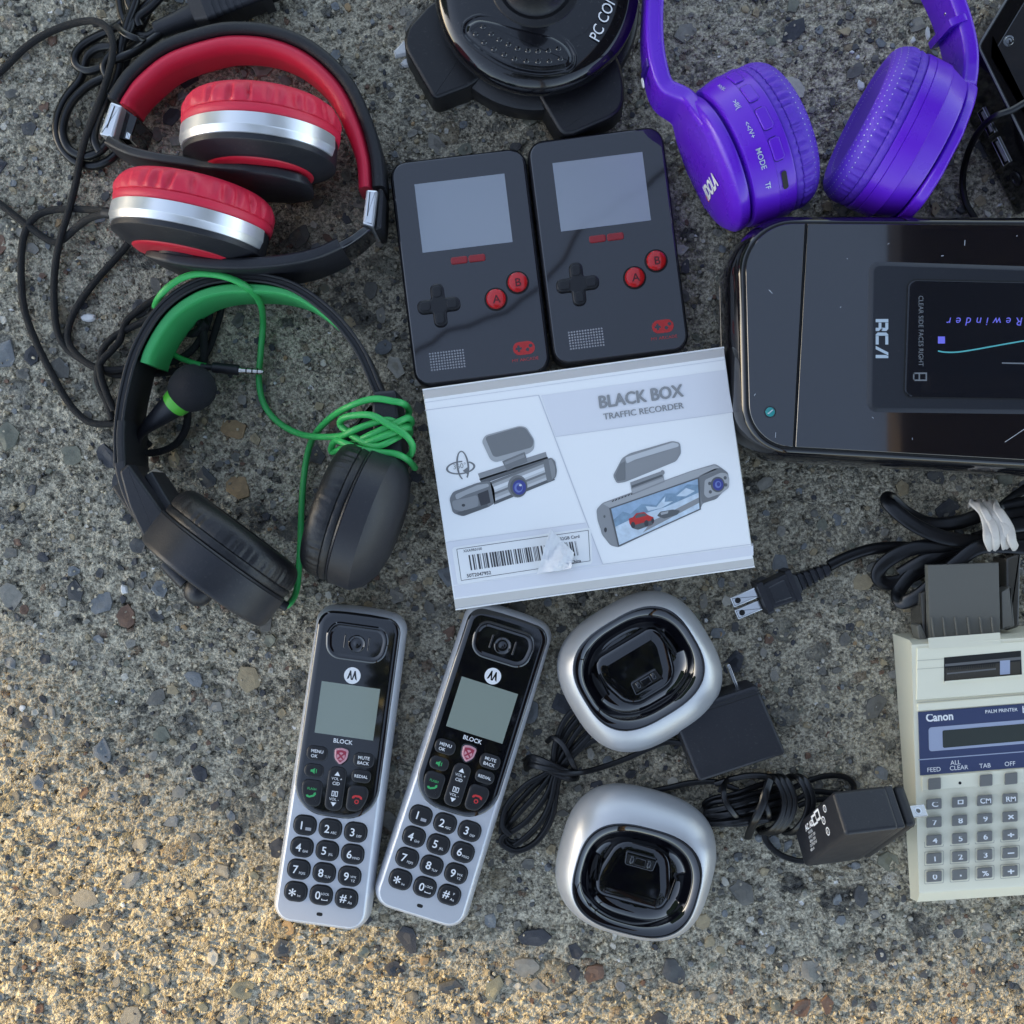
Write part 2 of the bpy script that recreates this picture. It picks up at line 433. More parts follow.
    paste = mix(math_('MULTIPLY', fleck, 0.6), paste, (.78, .73, .62))
    fleck2 = rng(noise(1150, 2, 0.6), 0.36, 0.28)
    paste = mix(math_('MULTIPLY', fleck2, 0.85), paste, (.06, .055, .046))
    col = paste
    for (mk, dm, mo, g, bl), amt in ((D, 0.5), (C, 0.7), (B, 0.9), (A, 0.9)):
        sc_ = ramp(g, pal)
        sc_ = mix(0.55, sc_, mix(rng(noise(420, 4, 0.65), 0.3, 0.7), (0.5, 0.5, 0.5), (1.1, 1.1, 1.1)), 'MULTIPLY')
        sc_ = mix(rng(n2, 0.46, 0.66, 0.0, 0.55), sc_, paste)               # cement skin still on the stones
        col = mix(math_('MULTIPLY', mk, amt), col, sc_)
        col = mix(math_('MULTIPLY', mo, 0.3), col, (.10, .093, .08))      # darker line round each stone
    shell = stones(150, w2, 0.10, 0.20, 0.022, (0.2, 0.9, 0))
    col = mix(shell[0], col, (.80, .78, .74))
    L.new(col, b.inputs['Base Color'])
    b.inputs['Roughness'].default_value = 0.82; b.inputs['Specular IOR Level'].default_value = 0.35
    # relief in metres
    h = math_('MULTIPLY', math_('SUBTRACT', noise(30, 3, 0.5), 0.5), 0.0030)
    h = math_('ADD', h, math_('MULTIPLY', math_('SUBTRACT', noise(170, 4, 0.6), 0.5), 0.0046))
    h = math_('ADD', h, math_('MULTIPLY', math_('SUBTRACT', noise(480, 3, 0.6), 0.5), 0.0010))
    for (mk, dm, mo, g, bl), a in ((D, 0.0005), (C, 0.0008), (B, 0.0012), (A, 0.0014)):
        h = math_('ADD', h, math_('MULTIPLY', dm, math_('MULTIPLY', rng(bl, 0, 1, 0.25, 1.0), a)))
        h = math_('SUBTRACT', h, math_('MULTIPLY', mo, a * 0.5))
    pit = rng(noise(230, 3, 0.55), 0.40, 0.29)
    h = math_('SUBTRACT', h, math_('MULTIPLY', pit, 0.0022))
    h = math_('SUBTRACT', h, 0.0012)
    dp = N.new('ShaderNodeDisplacement'); dp.inputs['Midlevel'].default_value = 0.0; dp.inputs['Scale'].default_value = 1.0
    L.new(h, dp.inputs['Height']); L.new(dp.outputs[0], out.inputs['Displacement'])
    return m
def grid_axis():
    c = np.linspace(-0.33, 0.33, 860); e = 0.33 + np.cumsum(0.0008 * 1.22 ** np.arange(1, 46)); return np.concatenate([-e[::-1], c, e])
ax = grid_axis(); n = len(ax)
X, Y = np.meshgrid(ax, ax, indexing='xy')
co = np.stack([X.ravel(), Y.ravel(), np.zeros(n * n)], 1).astype(np.float32)
i = np.arange(n * n).reshape(n, n)
q = np.stack([i[:-1, :-1].ravel(), i[:-1, 1:].ravel(), i[1:, 1:].ravel(), i[1:, :-1].ravel()], 1).astype(np.int32)
me = bpy.data.meshes.new('ground'); me.vertices.add(n * n); me.vertices.foreach_set('co', co.ravel())
me.loops.add(q.size); me.loops.foreach_set('vertex_index', q.ravel())
me.polygons.add(len(q)); me.polygons.foreach_set('loop_start', np.arange(0, q.size, 4, dtype=np.int32)); me.polygons.foreach_set('loop_total', np.full(len(q), 4, np.int32))
me.update(calc_edges=True); me.polygons.foreach_set('use_smooth', [True] * len(q))
me.materials.append(ground_material())
ground = bpy.data.objects.new('ground', me); COL.objects.link(ground); ground['kind'] = 'structure'

# ------------------------------------------------------------------ unseen blocker, added to keep the low sun off most of the slab
MATS_blocker = mat('hedge_leaf', (0.05, 0.085, 0.03), 0.6, var=0.4, vscale=9)
def sun_blocker():
    D = 6.0; az = Vector((sd.x, sd.y, 0)).normalized(); lat = Vector((-az.y, az.x, 0))      # lat: to the left seen from the slab towards the sun
    def onp(px, py):                     # where the ray from a ground point to the sun meets the blocker plane
        g = Vector([c * S for c in P(px, py, 0)]); t = (D - g.dot(az)) / math.hypot(sd.x, sd.y)
        p = g + sd * t; return p.dot(lat), p.z
    E = [onp(-700, 250), onp(-250, 530), onp(0, 715), onp(150, 790), onp(280, 862), onp(420, 935), onp(550, 990), onp(680, 1008), onp(820, 1000), onp(1030, 990), onp(1400, 1000)]  # blocker outline, set from the wanted shade edge on the slab
    return D, az, lat, E
HD, HAZ, HLAT, HE = sun_blocker()
def build_sun_blocker():
    poly = HE + [(0.12, 5.2), (-1.2, 5.6), (-3.0, 5.0), (-4.6, 5.4), (-5.4, 3.4), (-5.6, 0.0), (-0.9, 0.0), (-0.5, 1.4)]
    pts = []
    rnd = random.Random(3)
    for i, p in enumerate(poly):
        a, b_ = Vector(p), Vector(poly[(i + 1) % len(poly)]); k = max(2, int((b_ - a).length / 0.06))
        for j in range(k):
            q = a.lerp(b_, j / k); pts.append((q.x + rnd.uniform(-.012, .012), q.y + rnd.uniform(-.012, .012)))
    mb = MB()
    base = lambda l, z, d: tuple((HAZ * HD + HLAT * l + Vector((0, 0, z)) + sd * d) * 1000)
    rings = []
    for d, ins in ((0, .05), (.06, 0), (.34, 0), (.42, .06)):
        q = inset(ccw(pts), ins) if ins else ccw(pts); rings.append([base(l, max(z, 0.0), d) for l, z in q])
    mb.loft(rings, 'hedge_leaf')
    c = HAZ * HD
    o = mb.build('sun_blocker', (c.x * 1000, c.y * 1000, 0)); o.location = (c.x, c.y, 0)
    o['label'] = 'unseen tall green sun blocker added beyond the slab on its sunny side'; o['category'] = 'sun_blocker'
build_sun_blocker()

def build_unseen_roof():  # unseen roof, added to darken the reflections in the rewinder lid
    mb = MB(); x0, z0 = 1240.0, 3050.0
    mb.solid([(x0, -1800), (x0 + 2600, -1800), (x0 + 2600, 2600), (x0, 2600)], z0, z0 + 140, 'unseen_roof_wood', 8, 2)
    mb.box(x0 + 2500, -1700, 0, x0 + 2590, -1600, z0 - 1, 'unseen_roof_wood', 4); mb.box(x0 + 2500, 2400, 0, x0 + 2590, 2500, z0 - 1, 'unseen_roof_wood', 4)
    for i in range(9): mb.box(x0 + 60, -1700 + i * 520, z0 - 90, x0 + 2490, -1655 + i * 520, z0 - 2, 'unseen_roof_wood', 3)
    o = mb.build('unseen_roof', (x0, 0, 0)); o.location = (x0 * S, 0, 0); o['label'] = 'unseen dark wooden roof added on the right to darken reflections in the rewinder lid'; o['category'] = 'roof'
mat('unseen_roof_wood', (0.06, 0.045, 0.035), 0.7, var=.3, vscale=4)
build_unseen_roof()

def build_cable():
    rg = random.Random(8); h = 7000.0; f = lambda px, py: ((px - 512) * 6.82, (512 - py) * 6.82)
    a, b_ = Vector(f(-500, 1075)), Vector(f(2000, -856)); pts = []
    d = (b_ - a).normalized(); nn = Vector((-d.y, d.x))
    for i in range(161):
        q = a.lerp(b_, i / 160) + nn * (rg.uniform(-1, 1) * 42 + 60 * sin(i * .55)); pts.append((q.x, q.y, h + 30 * sin(i * .4)))
    mb = MB(); mb.tube(pts, 16, 'cable_dark', 8, sub=2)
    o = mb.build('overhead_cable', (0, 0, 0)); o['label'] = 'dark twisted service cable strung high overhead, mirrored in the game consoles'; o['category'] = 'cable'
build_cable()

# real broken stones bedded in the cement, and the crumbs between them
STONE = []
for nm, c, w in (('slate', (.05, .052, .06), 5), ('charcoal', (.085, .085, .085), 5), ('grey', (.15, .143, .125), 10), ('stone_grey', (.26, .245, .21), 9), ('blue_grey', (.19, .20, .205), 6), ('green_grey', (.19, .19, .145), 6),
                 ('tan', (.36, .29, .18), 5), ('brown', (.16, .095, .065), 2), ('ochre', (.34, .23, .12), 1), ('pale', (.50, .47, .40), 3)):
    mat('stone_' + nm, c, .72, var=.35, vscale=420, bump=.35, bscale=1500); STONE += ['stone_' + nm] * w
for nm, c in (('light', (.55, .485, .35)), ('mid', (.46, .41, .31)), ('dark', (.26, .23, .175))): mat('crumb_' + nm, c, .85, var=.3, vscale=900)
def bed():
    rg = random.Random(21); mb = MB()
    def shard(cx, cy, r, h, m, n, ecc):
        rot = rg.uniform(0, PI); base = []
        off = rg.uniform(0, 6)
        for i in range(n):
            a = 2 * PI * (i + rg.uniform(-.32, .32)) / n; q = r * rg.uniform(.72, 1.12)
            x, y = q * cos(a) * ecc, q * sin(a) / ecc; base.append((cx + x*cos(rot) - y*sin(rot), cy + x*sin(rot) + y*cos(rot)))
        tx, ty = rg.uniform(-.22, .22), rg.uniform(-.22, .22)
        z = lambda x, y, k: h * k + ((x - cx) * tx + (y - cy) * ty) * k
        R = [[(x, y, -3.5) for x, y in base], [(x, y, z(x, y, .55)) for x, y in base]]
        ox, oy = rg.uniform(-.15, .15) * r, rg.uniform(-.15, .15) * r
        R.append([(cx + ox + (x - cx) * .80, cy + oy + (y - cy) * .80, z(x, y, .92)) for x, y in base])
        R.append([(cx + ox + (x - cx) * .42, cy + oy + (y - cy) * .42, z(x, y, 1.0) + .05 * r * rg.uniform(-.5, 1)) for x, y in base])
        mb.loft(R, m, cap0=False)
    placed = []
    for k in range(5200):
        r = min(7.0, 1.1 * (1 - rg.random()) ** -.58)
        x, y = rg.uniform(-295, 295), rg.uniform(-295, 295)
        if r > 1.5:
            if any((x - a) ** 2 + (y - b_) ** 2 < (r + c) ** 2 * 1.1 for a, b_, c in placed): continue
            placed.append((x, y, r))
        shard(x, y, r, rg.uniform(-.25, .40) + .05 * r * rg.random(), rg.choice(STONE), rg.choice((5, 6, 7, 8, 9)), rg.uniform(.85, 1.28))
    for k in range(5600):
        x, y = rg.uniform(-290, 290), rg.uniform(-290, 290)
        shard(x, y, rg.uniform(.45, 1.15), rg.uniform(.1, .85), rg.choice(('crumb_light', 'crumb_light', 'crumb_mid', 'crumb_mid', 'crumb_dark', rg.choice(STONE))), 6, rg.uniform(.85, 1.25))
    o = mb.build('pebbles', (0, 0, 0), sharp=28, recalc=False); o['kind'] = 'stuff'
bed()
# unseen trunk and crown, added over the near side for reflections in glossy things
def build_unseen_tree():
    rg = random.Random(6)
    o = bpy.data.objects.new('unseen_tree', None); COL.objects.link(o); o.location = (0.35, -2.6, 0)
    o['label'] = 'unseen leafy crown and trunk, added for dark reflections in the phones and docks'; o['category'] = 'unseen_tree'
    off = (350, -2600, 0); m = MB()
    m.tube([(350, -2600, -50), (340, -2560, 900), (300, -2480, 1900), (240, -2300, 2700)], [130, 105, 85, 60], 'bark', 14)
    for e in ((-500, -900, 3300), (150, -700, 3400), (600, -1000, 3300), (0, -1500, 3600), (-900, -1900, 3500), (1000, -2000, 3600)):
        m.tube([(250, -2330, 2600), ((250 + e[0]) / 2 + rg.uniform(-100, 100), (-2330 + e[1]) / 2, (2600 + e[2]) / 2 + 150), e], [50, 28, 9], 'bark', 8)
    t = m.build('trunk', off, o); f = MB()
    for k in range(9000):
        c = rg.choice(((-180, -640, 3300, 330), (380, -720, 3300, 330), (-350, -1250, 3250, 420), (80, -1150, 3350, 430), (420, -1350, 3300, 420), (0, -1900, 3600, 700), (-900, -2100, 3500, 600), (900, -2200, 3600, 600)))
        d = Vector((rg.gauss(0, 1), rg.gauss(0, 1), rg.gauss(0, .6))).normalized() * (c[3] * rg.random() ** .45)
        p = Vector(c[:3]) + d; u = Vector((rg.gauss(0, 1), rg.gauss(0, 1), rg.gauss(0, .5))).normalized(); v = u.orthogonal(); v.rotate(Matrix.Rotation(rg.uniform(0, 6), 3, u)); s_ = rg.uniform(28, 52)
        f.add([p - u * s_, p + v * s_ * .45, p + u * s_, p - v * s_ * .45], [(0, 1, 2, 3)], 'leaf')
    f.build('crown', off, o, recalc=False)
mat('bark', (.10, .075, .055), .85, var=.3, vscale=9); mat('leaf', (.045, .075, .025), .5, var=.4, vscale=4)
build_unseen_tree()
# ------------------------------------------------------------------ handheld game consoles
def build_console():
    w, h = 73.0, 120.5; k = kz(20)
    t = Thing('game_console', 'black handheld game console with red round buttons, left one, above the white box', 'game console',
              469, 267, 'handheld game consoles', rad(6.9), local=True, z=0)
    ol = rpoly([(-w/2, -h/2), (w/2, -h/2), (w/2, h/2), (-w/2, h/2)], 9.0, 7)
    b = MB(); b.rings(ol, [(3, 2.0), (0.8, 3.2), (0, 5.5), (0, 16.5), (0.4, 18.3), (1.1, 19.0)], 'console_side'); body = t.part('body', b)
    f = MB(); f.solid(inset(ccw(ol), 1.3), 18.6, 19.7, 'console_face', 0.5, 2)
    face = t.part('front_glass', f)
    s = MB(); s.flat([(-24, 10.5), (24, 10.5), (24, 47), (-24, 47)], 19.78, 'console_lcd')
    t.part('screen', s)
    for x in (-5.3, 4.2):
        p = MB(); p.solid(rpoly([(x-4.5, 2.3), (x+4.5, 2.3), (x+4.5, 6.2), (x-4.5, 6.2)], 1.2 if x > 0 else 1.2, 4), 19.4, 20.4, 'red_pill', 0.5, 2); t.part('menu_button', p)
    d = MB(); a, c = 11.4, 3.6; cx, cy = -18.8, -18.4
    cross = [(-c,-a),(c,-a),(c,-c),(a,-c),(a,c),(c,c),(c,a),(-c,a),(-c,c),(-a,c),(-a,-c),(-c,-c)]
    rr = [3,3,.8,3,3,.8,3,3,.8,3,3,.8]
    d.solid([(x+cx, y+cy) for x, y in rpoly(cross, rr, 4)], 19.2, 22.2, 'key_black', 1.2, 4)
    for x, y in ((0, 7), (7, 0), (0, -7), (-7, 0)):
        d.solid(supell(2.4 if y else 2.9, 2.9 if y else 2.4, 3, 16, cx+x, cy+y), 21.8, 22.6, 'key_black', 0.4, 2)
    t.part('direction_pad', d)
    for nm, x, y in (('A', 11.6, -18.6), ('B', 24.0, -11.2)):
        q = MB(); q.lathe([(18.9, 6.2), (19.82, 6.2), (19.84, 5.5)], (x, y, 0), (0, 0, 1), (1, 0, 0), 'hole_black', 40)
        q.lathe([(19.5, 5.25), (21.2, 5.2), (21.9, 4.6), (22.25, 3.2), (22.35, 1.4), (22.37, .01)], (x, y, 0), (0, 0, 1), (1, 0, 0), 'red_button', 40)
        q.text(nm, (x + .3, y - .3, 22.42), (1, 0, 0), (0, 1, 0), 4.4, 'button_letter', bold=.01); t.part('action_button', q)
    g = MB()
    for i in range(13):
        for j in range(7):
            g.flat(supell(.52, .52, 2, 8, -26.6 + i * 1.46, -51.8 + j * 1.46), 19.76, 'grey_print')
    t.part('speaker_grille', g)
    l = MB(); lx, ly = 23.2, -46.0
    l.solid(rpoly([(lx-5.8, ly-3.5), (lx+5.8, ly-3.5), (lx+5.8, ly+3.5), (lx-5.8, ly+3.5)], 3.4, 5), 19.6, 19.8, 'red_print', .05, 1)
    for p in ([(lx-4.4, ly-.6), (lx-1.2, ly-.6), (lx-1.2, ly+.6), (lx-4.4, ly+.6)], [(lx-3.4, ly-1.7), (lx-2.2, ly-1.7), (lx-2.2, ly+1.7), (lx-3.4, ly+1.7)]): l.flat(p, 19.84 + .01 * (p[0][0] > lx - 4), 'console_face')
    for x, y in ((1.8, -.9), (3.6, .9)): l.flat(supell(.95, .95, 2, 12, lx+x, ly+y), 19.84, 'console_face')
    l.text('MY ARCADE', (lx, ly-6, 19.8), (1, 0, 0), (0, 1, 0), 1.7, 'red_print', sx=1.1); t.part('logo', l)
    return t.o
con = build_console()
con2 = copy_tree(con); x, y, _ = P(608.5, 245.5, 20); con2.location = (x * S, y * S, 0); con2.rotation_euler = (0, 0, rad(7.2))
x, y, _ = P(470, 267, 20); con.location = (x * S, y * S, 0)
con2['label'] = 'black handheld game console with red round buttons, right one, beside the purple headphones'

# ------------------------------------------------------------------ cordless handsets
def build_handset():
    k = kz(24)
    t = Thing('cordless_handset', 'silver cordless phone handset with a plain green-grey screen, left one of the pair', 'phone', 340, 769.5, 'cordless phone handsets', rad(-7.6), local=True)
    Y = lambda s: (160.5 - s) * k          # s: photo pixels from the top end along the handset
    X = lambda a: a * k
    ol = rpoly([(X(-46), Y(1)), (X(-50), Y(322)), (X(50), Y(322)), (X(46), Y(1)), (X(15), Y(-3)), (X(-15), Y(-3))], [16, 11, 11, 16, 5, 5], 8)
    b = MB(); b.rings(ol, [(7, 1.0), (3, 3.0), (0.7, 7), (0, 12), (0.25, 16), (0.9, 19.5), (1.7, 21.6), (2.7, 23.0), (3.6, 23.6)], 'silver_paint'); body = t.part('body', b, sharp=60)
    fo = rpoly([(X(-41.5), Y(4.5)), (X(-42.5), Y(208)), (X(42.5), Y(208)), (X(41.5), Y(4.5)), (X(14), Y(2.2)), (X(-14), Y(2.2))], [13, 17, 17, 13, 5, 5], 9)
    f = MB(); f.rings(fo, [(-.2, 21.0), (0, 23.6), (.35, 24.2), (1.3, 24.75), (3.0, 25.0)], 'face_plastic'); face = t.part('face_panel', f, sharp=60)
    e = MB(); cy = Y(32)
    eo = rpoly([(X(-28), cy - X(17)), (X(28), cy - X(17)), (X(31), cy + X(8)), (X(24), cy + X(18.5)), (X(-24), cy + X(18.5)), (X(-31), cy + X(8))], [7, 7, 6, 6, 6, 6], 6)
    e.rings(eo, [(-.5, 24.95), (.2, 25.5), (.9, 25.75), (1.8, 25.3), (3.6, 24.6), (6.5, 24.3)], 'face_plastic')
    e.lathe([(24.2, 4.7), (25.2, 4.7), (25.6, 4.2), (25.2, 3.5), (24.9, 2.6), (25.3, 1.3), (25.5, .02)], (0, cy - .3, 0), (0, 0, 1), (1, 0, 0), 'face_plastic', 32)
    for a_ in (-1, 1): e.rings(rpoly([(a_*X(11), cy-3.5), (a_*X(13), cy-3.5), (a_*X(13), cy+4), (a_*X(11), cy+4)], .5, 3), [(0, 24.2), (0, 25.1), (.3, 25.3)], 'face_plastic')
    t.part('earpiece', e, face, sharp=60)
    l = MB(); ly = Y(64.5); l.flat(supell(X(8.3), X(8.3), 2, 36, 0, ly), 25.06, 'white_print')
    for s_ in (-1, 1):                       # two pointed arches
        pts = [(s_*-.15, -2.5), (s_*.55, -2.5), (s_*1.25, .2), (s_*1.75, -1.7), (s_*2.9, -2.5), (s_*1.6, 2.8), (s_*.95, 2.8)]
        l.flat([(x * .93, y * .93 + ly) for x, y in pts], 25.09, 'face_plastic')
    t.part('logo', l, face)
    s = MB(); s.flat([(X(-29.5), Y(126)), (X(29.5), Y(126)), (X(29.5), Y(74)), (X(-29.5), Y(74))], 25.07, 'phone_lcd'); t.part('screen', s, face)
    q = MB(); q.text('BLOCK', (0, Y(131), 25.06), (1, 0, 0), (0, 1, 0), 2.3, 'white_print', bold=.012); t.part('lettering', q, face)
    def key(name, ax, s, w, h, r, parent=face, legend=None, outline=None, z0=24.2, z1=25.9, m='key_black'):
        kb = MB(); x, y = X(ax), Y(s)
        o = outline or rpoly([(-X(w/2), -X(h/2)), (X(w/2), -X(h/2)), (X(w/2), X(h/2)), (-X(w/2), X(h/2))], X(r), 6)
        o = [(px + x, py + y) for px, py in o]
        kb.rings(inset(ccw(o), -.55), [(0, z0), (0, z1 - 1.25), (.3, z1 - 1.2)], 'hole_black')
        kb.rings(o, [(0, z0), (0, z1 - .55), (.2, z1 - .2), (.65, z1), (1.4, z1 + .06)], m)
        if legend: legend(kb, x, y, z1 + .10)
        return t.part(name, kb, parent, sharp=50)
    def tx(*items):
        def f_(kb, x, y, z):
            for (s_, dx, dy, h_, m_, *kw) in items:
                kb.text(s_, (x + dx, y + dy, z), (1, 0, 0), (0, 1, 0), h_, m_, bold=.012, **(kw[0] if kw else {}))
        return f_
    WP = 'white_print'
    key('menu_key', -24, 146, 21, 14.5, 6, legend=tx(('MENU', 0, 1.2, 1.75, WP), ('OK', -1.2, -1.4, 1.75, WP)))
    key('mute_key', 23, 146.5, 21, 14.5, 6, legend=tx(('MUTE', 0, 1.3, 1.75, WP), ('BACK', 0, -1.4, 1.75, WP)))
    def spk(kb, x, y, z):
        kb.flat([(x-1.7, y-.6), (x-.8, y-.6), (x+.5, y-1.6), (x+.5, y+1.6), (x-.8, y+.6), (x-1.7, y+.6)], z, 'green_print')
        kb.flat([(x+1.1, y-.9), (x+1.5, y-1.1), (x+1.5, y+1.1), (x+1.1, y+.9)], z, 'green_print')
    key('speaker_key', -24.7, 163.5, 19.5, 13.5, 6, legend=spk)
    key('redial_key', 22.7, 162.7, 19.5, 13, 5.5, legend=tx(('REDIAL', 0, 0, 1.6, WP)))
    def arc(kb, x, y, z, m, flip=False, dot=False):
        up = [(-2.7, -.7), (-2.5, .5), (-1.2, 1.2), (1.2, 1.2), (2.5, .5), (2.7, -.7), (1.6, -.6), (1.2, .2), (-1.2, .2), (-1.6, -.6)]
        a = rad(22) if flip else 0
        kb.flat([(x + (px*cos(a) - py*sin(a)), y + (px*sin(a) + py*cos(a))) for px, py in ([(p, -q_) for p, q_ in up] if flip else up)], z, m)
        if dot:
            kb.flat(supell(1.2, 1.2, 2, 16, x, y-2.2), z, m); kb.flat(supell(.65, .65, 2, 12, x, y-2.2), z + .02, 'key_black')
        else: kb.text('FLASH', (x, y + 3.2, z), (1, 0, 0), (0, 1, 0), 1.25, m, bold=.01)
    to = rpoly([(-5.6, 7.0), (-5.4, 0), (-2.0, -6.6), (3.6, -6.9), (5.4, -5), (5.4, 7.0)], [3.5, 4, 4, 2.5, 2, 3], 6)
    key('talk_key', -24.2, 186, 22, 27, 7, outline=to, legend=lambda kb, x, y, z: arc(kb, x, y - .8, z, 'green_print', True))
    key('end_key', 21.7, 185.6, 22, 27, 7, outline=[(-x, y) for x, y in to], legend=lambda kb, x, y, z: arc(kb, x, y + .8, z, 'red_print', dot=True))
    def nav(kb, x, y, z):
        kb.flat([(x-1.5, y+7.0), (x+1.5, y+7.0), (x, y+9.2)], z, WP); kb.flat([(x-1.5, y-7.0), (x, y-9.2), (x+1.5, y-7.0)], z, WP)
        kb.text('VOL +', (x, y+5.4, z), (1,0,0), (0,1,0), 1.5, WP); kb.text('CID', (x, y+2.9, z), (1,0,0), (0,1,0), 1.7, WP, bold=.01); kb.text('VOL -', (x, y-5.4, z), (1,0,0), (0,1,0), 1.5, WP)
        for a0, a1 in ((-1.6, -.15), (.15, 1.6)):
            kb.flat([(x+a0, y-3.9), (x+a1, y-3.9), (x+a1, y-1.1), (x+a0, y-1.1)], z, WP); kb.flat([(x+a0+.35, y-3.5), (x+a1-.35, y-3.5), (x+a1-.35, y-1.5), (x+a0+.35, y-1.5)], z + .02, 'key_black')
    key('navigation_key', -1.0, 178.5, 18, 44, 7, legend=nav)
    sh = MB(); x, y = 0, Y(145.5); so = rpoly([(x-3.7, y+3.6), (x, y+4.4), (x+3.7, y+3.6), (x+3.3, y-1.5), (x, y-4.6), (x-3.3, y-1.5)], [1.2, 1, 1.2, 1.5, 1, 1.5], 4)
    sh.rings(inset(ccw(so), -.9), [(0, 24.4), (.2, 25.3), (.9, 25.5)], 'face_plastic'); sh.rings(so, [(0, 24.4), (0, 25.7), (.5, 26.0)], 'shield_pink')
    sh.flat(inset(ccw(so), 1.0), 26.04, 'shield_red'); sh.flat(supell(2.1, 2.1, 2, 20, x, y), 26.07, 'shield_pink')
    for a in (rad(45), rad(-45)): sh.flat([(x + u*cos(a) - v*sin(a), y + u*sin(a) + v*cos(a)) for u, v in ((-2.3, -.42), (2.3, -.42), (2.3, .42), (-2.3, .42))], 26.10 + a * .01, 'shield_red')
    t.part('block_key', sh, face)
    rows = [(219.5, [('1', ''), ('2', 'ABC'), ('3', 'DEF')]), (241.7, [('4', 'GHI'), ('5', 'JKL'), ('6', 'MNO')]),
            (264, [('7', 'PQRS'), ('8', 'TUV'), ('9', 'WXYZ')]), (286.5, [('*', 'Int'), ('0', 'LOCK'), ('#', 'P')])]
    for s_, ks in rows:
        for i, (d, sub) in enumerate(ks):
            def lg(kb, x, y, z, d=d, sub=sub):
                kb.text(d, (x - 1.6, y - (.3 if d == '*' else 0), z), (1,0,0), (0,1,0), 4.3 if d != '*' else 6.5, WP, bold=.012)
                if d == '1':
                    kb.flat([(x+.6, y-2.3), (x+3.6, y-2.3), (x+3.6, y-.7), (x+.6, y-.7)], z, 'grey_print')
                elif d == '9':
                    kb.text('WX', (x+2.1, y+.2, z), (1,0,0), (0,1,0), 1.3, WP); kb.text('YZ', (x+2.1, y-1.8, z), (1,0,0), (0,1,0), 1.3, WP)
                elif d == '0':
                    kb.text('LOCK', (x+2.2, y+1.1, z), (1,0,0), (0,1,0), 1.3, WP, sx=.9)
                    kb.flat([(x+.5, y-1.5), (x+.5, y-2.3), (x+3.8, y-2.3), (x+3.8, y-1.5), (x+3.4, y-1.5), (x+3.4, y-1.95), (x+.9, y-1.95), (x+.9, y-1.5)], z, WP)
                elif d == '#':
                    kb.text('P', (x+2.3, y+1.4, z), (1,0,0), (0,1,0), 1.4, WP); kb.text('Aa', (x+2.1, y-1.6, z), (1,0,0), (0,1,0), 1.5, WP)
                else: kb.text(sub, (x+2.1, y-1.6, z), (1,0,0), (0,1,0), 1.35, WP, sx=.9 if len(sub) < 4 else .75)
            key('number_key', (i - 1) * 25.6 - 1.0, s_, 21.6, 18.6, 7.5, parent=body, legend=lg, z0=22.5, z1=24.9)
    mh = MB(); mh.flat(supell(1.6, .95, 3, 20, 0, Y(306)), 23.66, 'hole_black'); t.part('microphone_hole', mh, body)
    return t.o
hs1 = build_handset()
hs2 = copy_tree(hs1)
def setloc(o, px, py, z, r): x, y, _ = P(px, py, z); o.location = (x * S, y * S, 0); o.rotation_euler = (0, 0, rad(r))
setloc(hs1, 340.0, 769.5, 22, -7.9); setloc(hs2, 464.0, 766.5, 22, -17.6)
hs2['label'] = 'silver cordless phone handset leaning further right, nearer the charging docks'

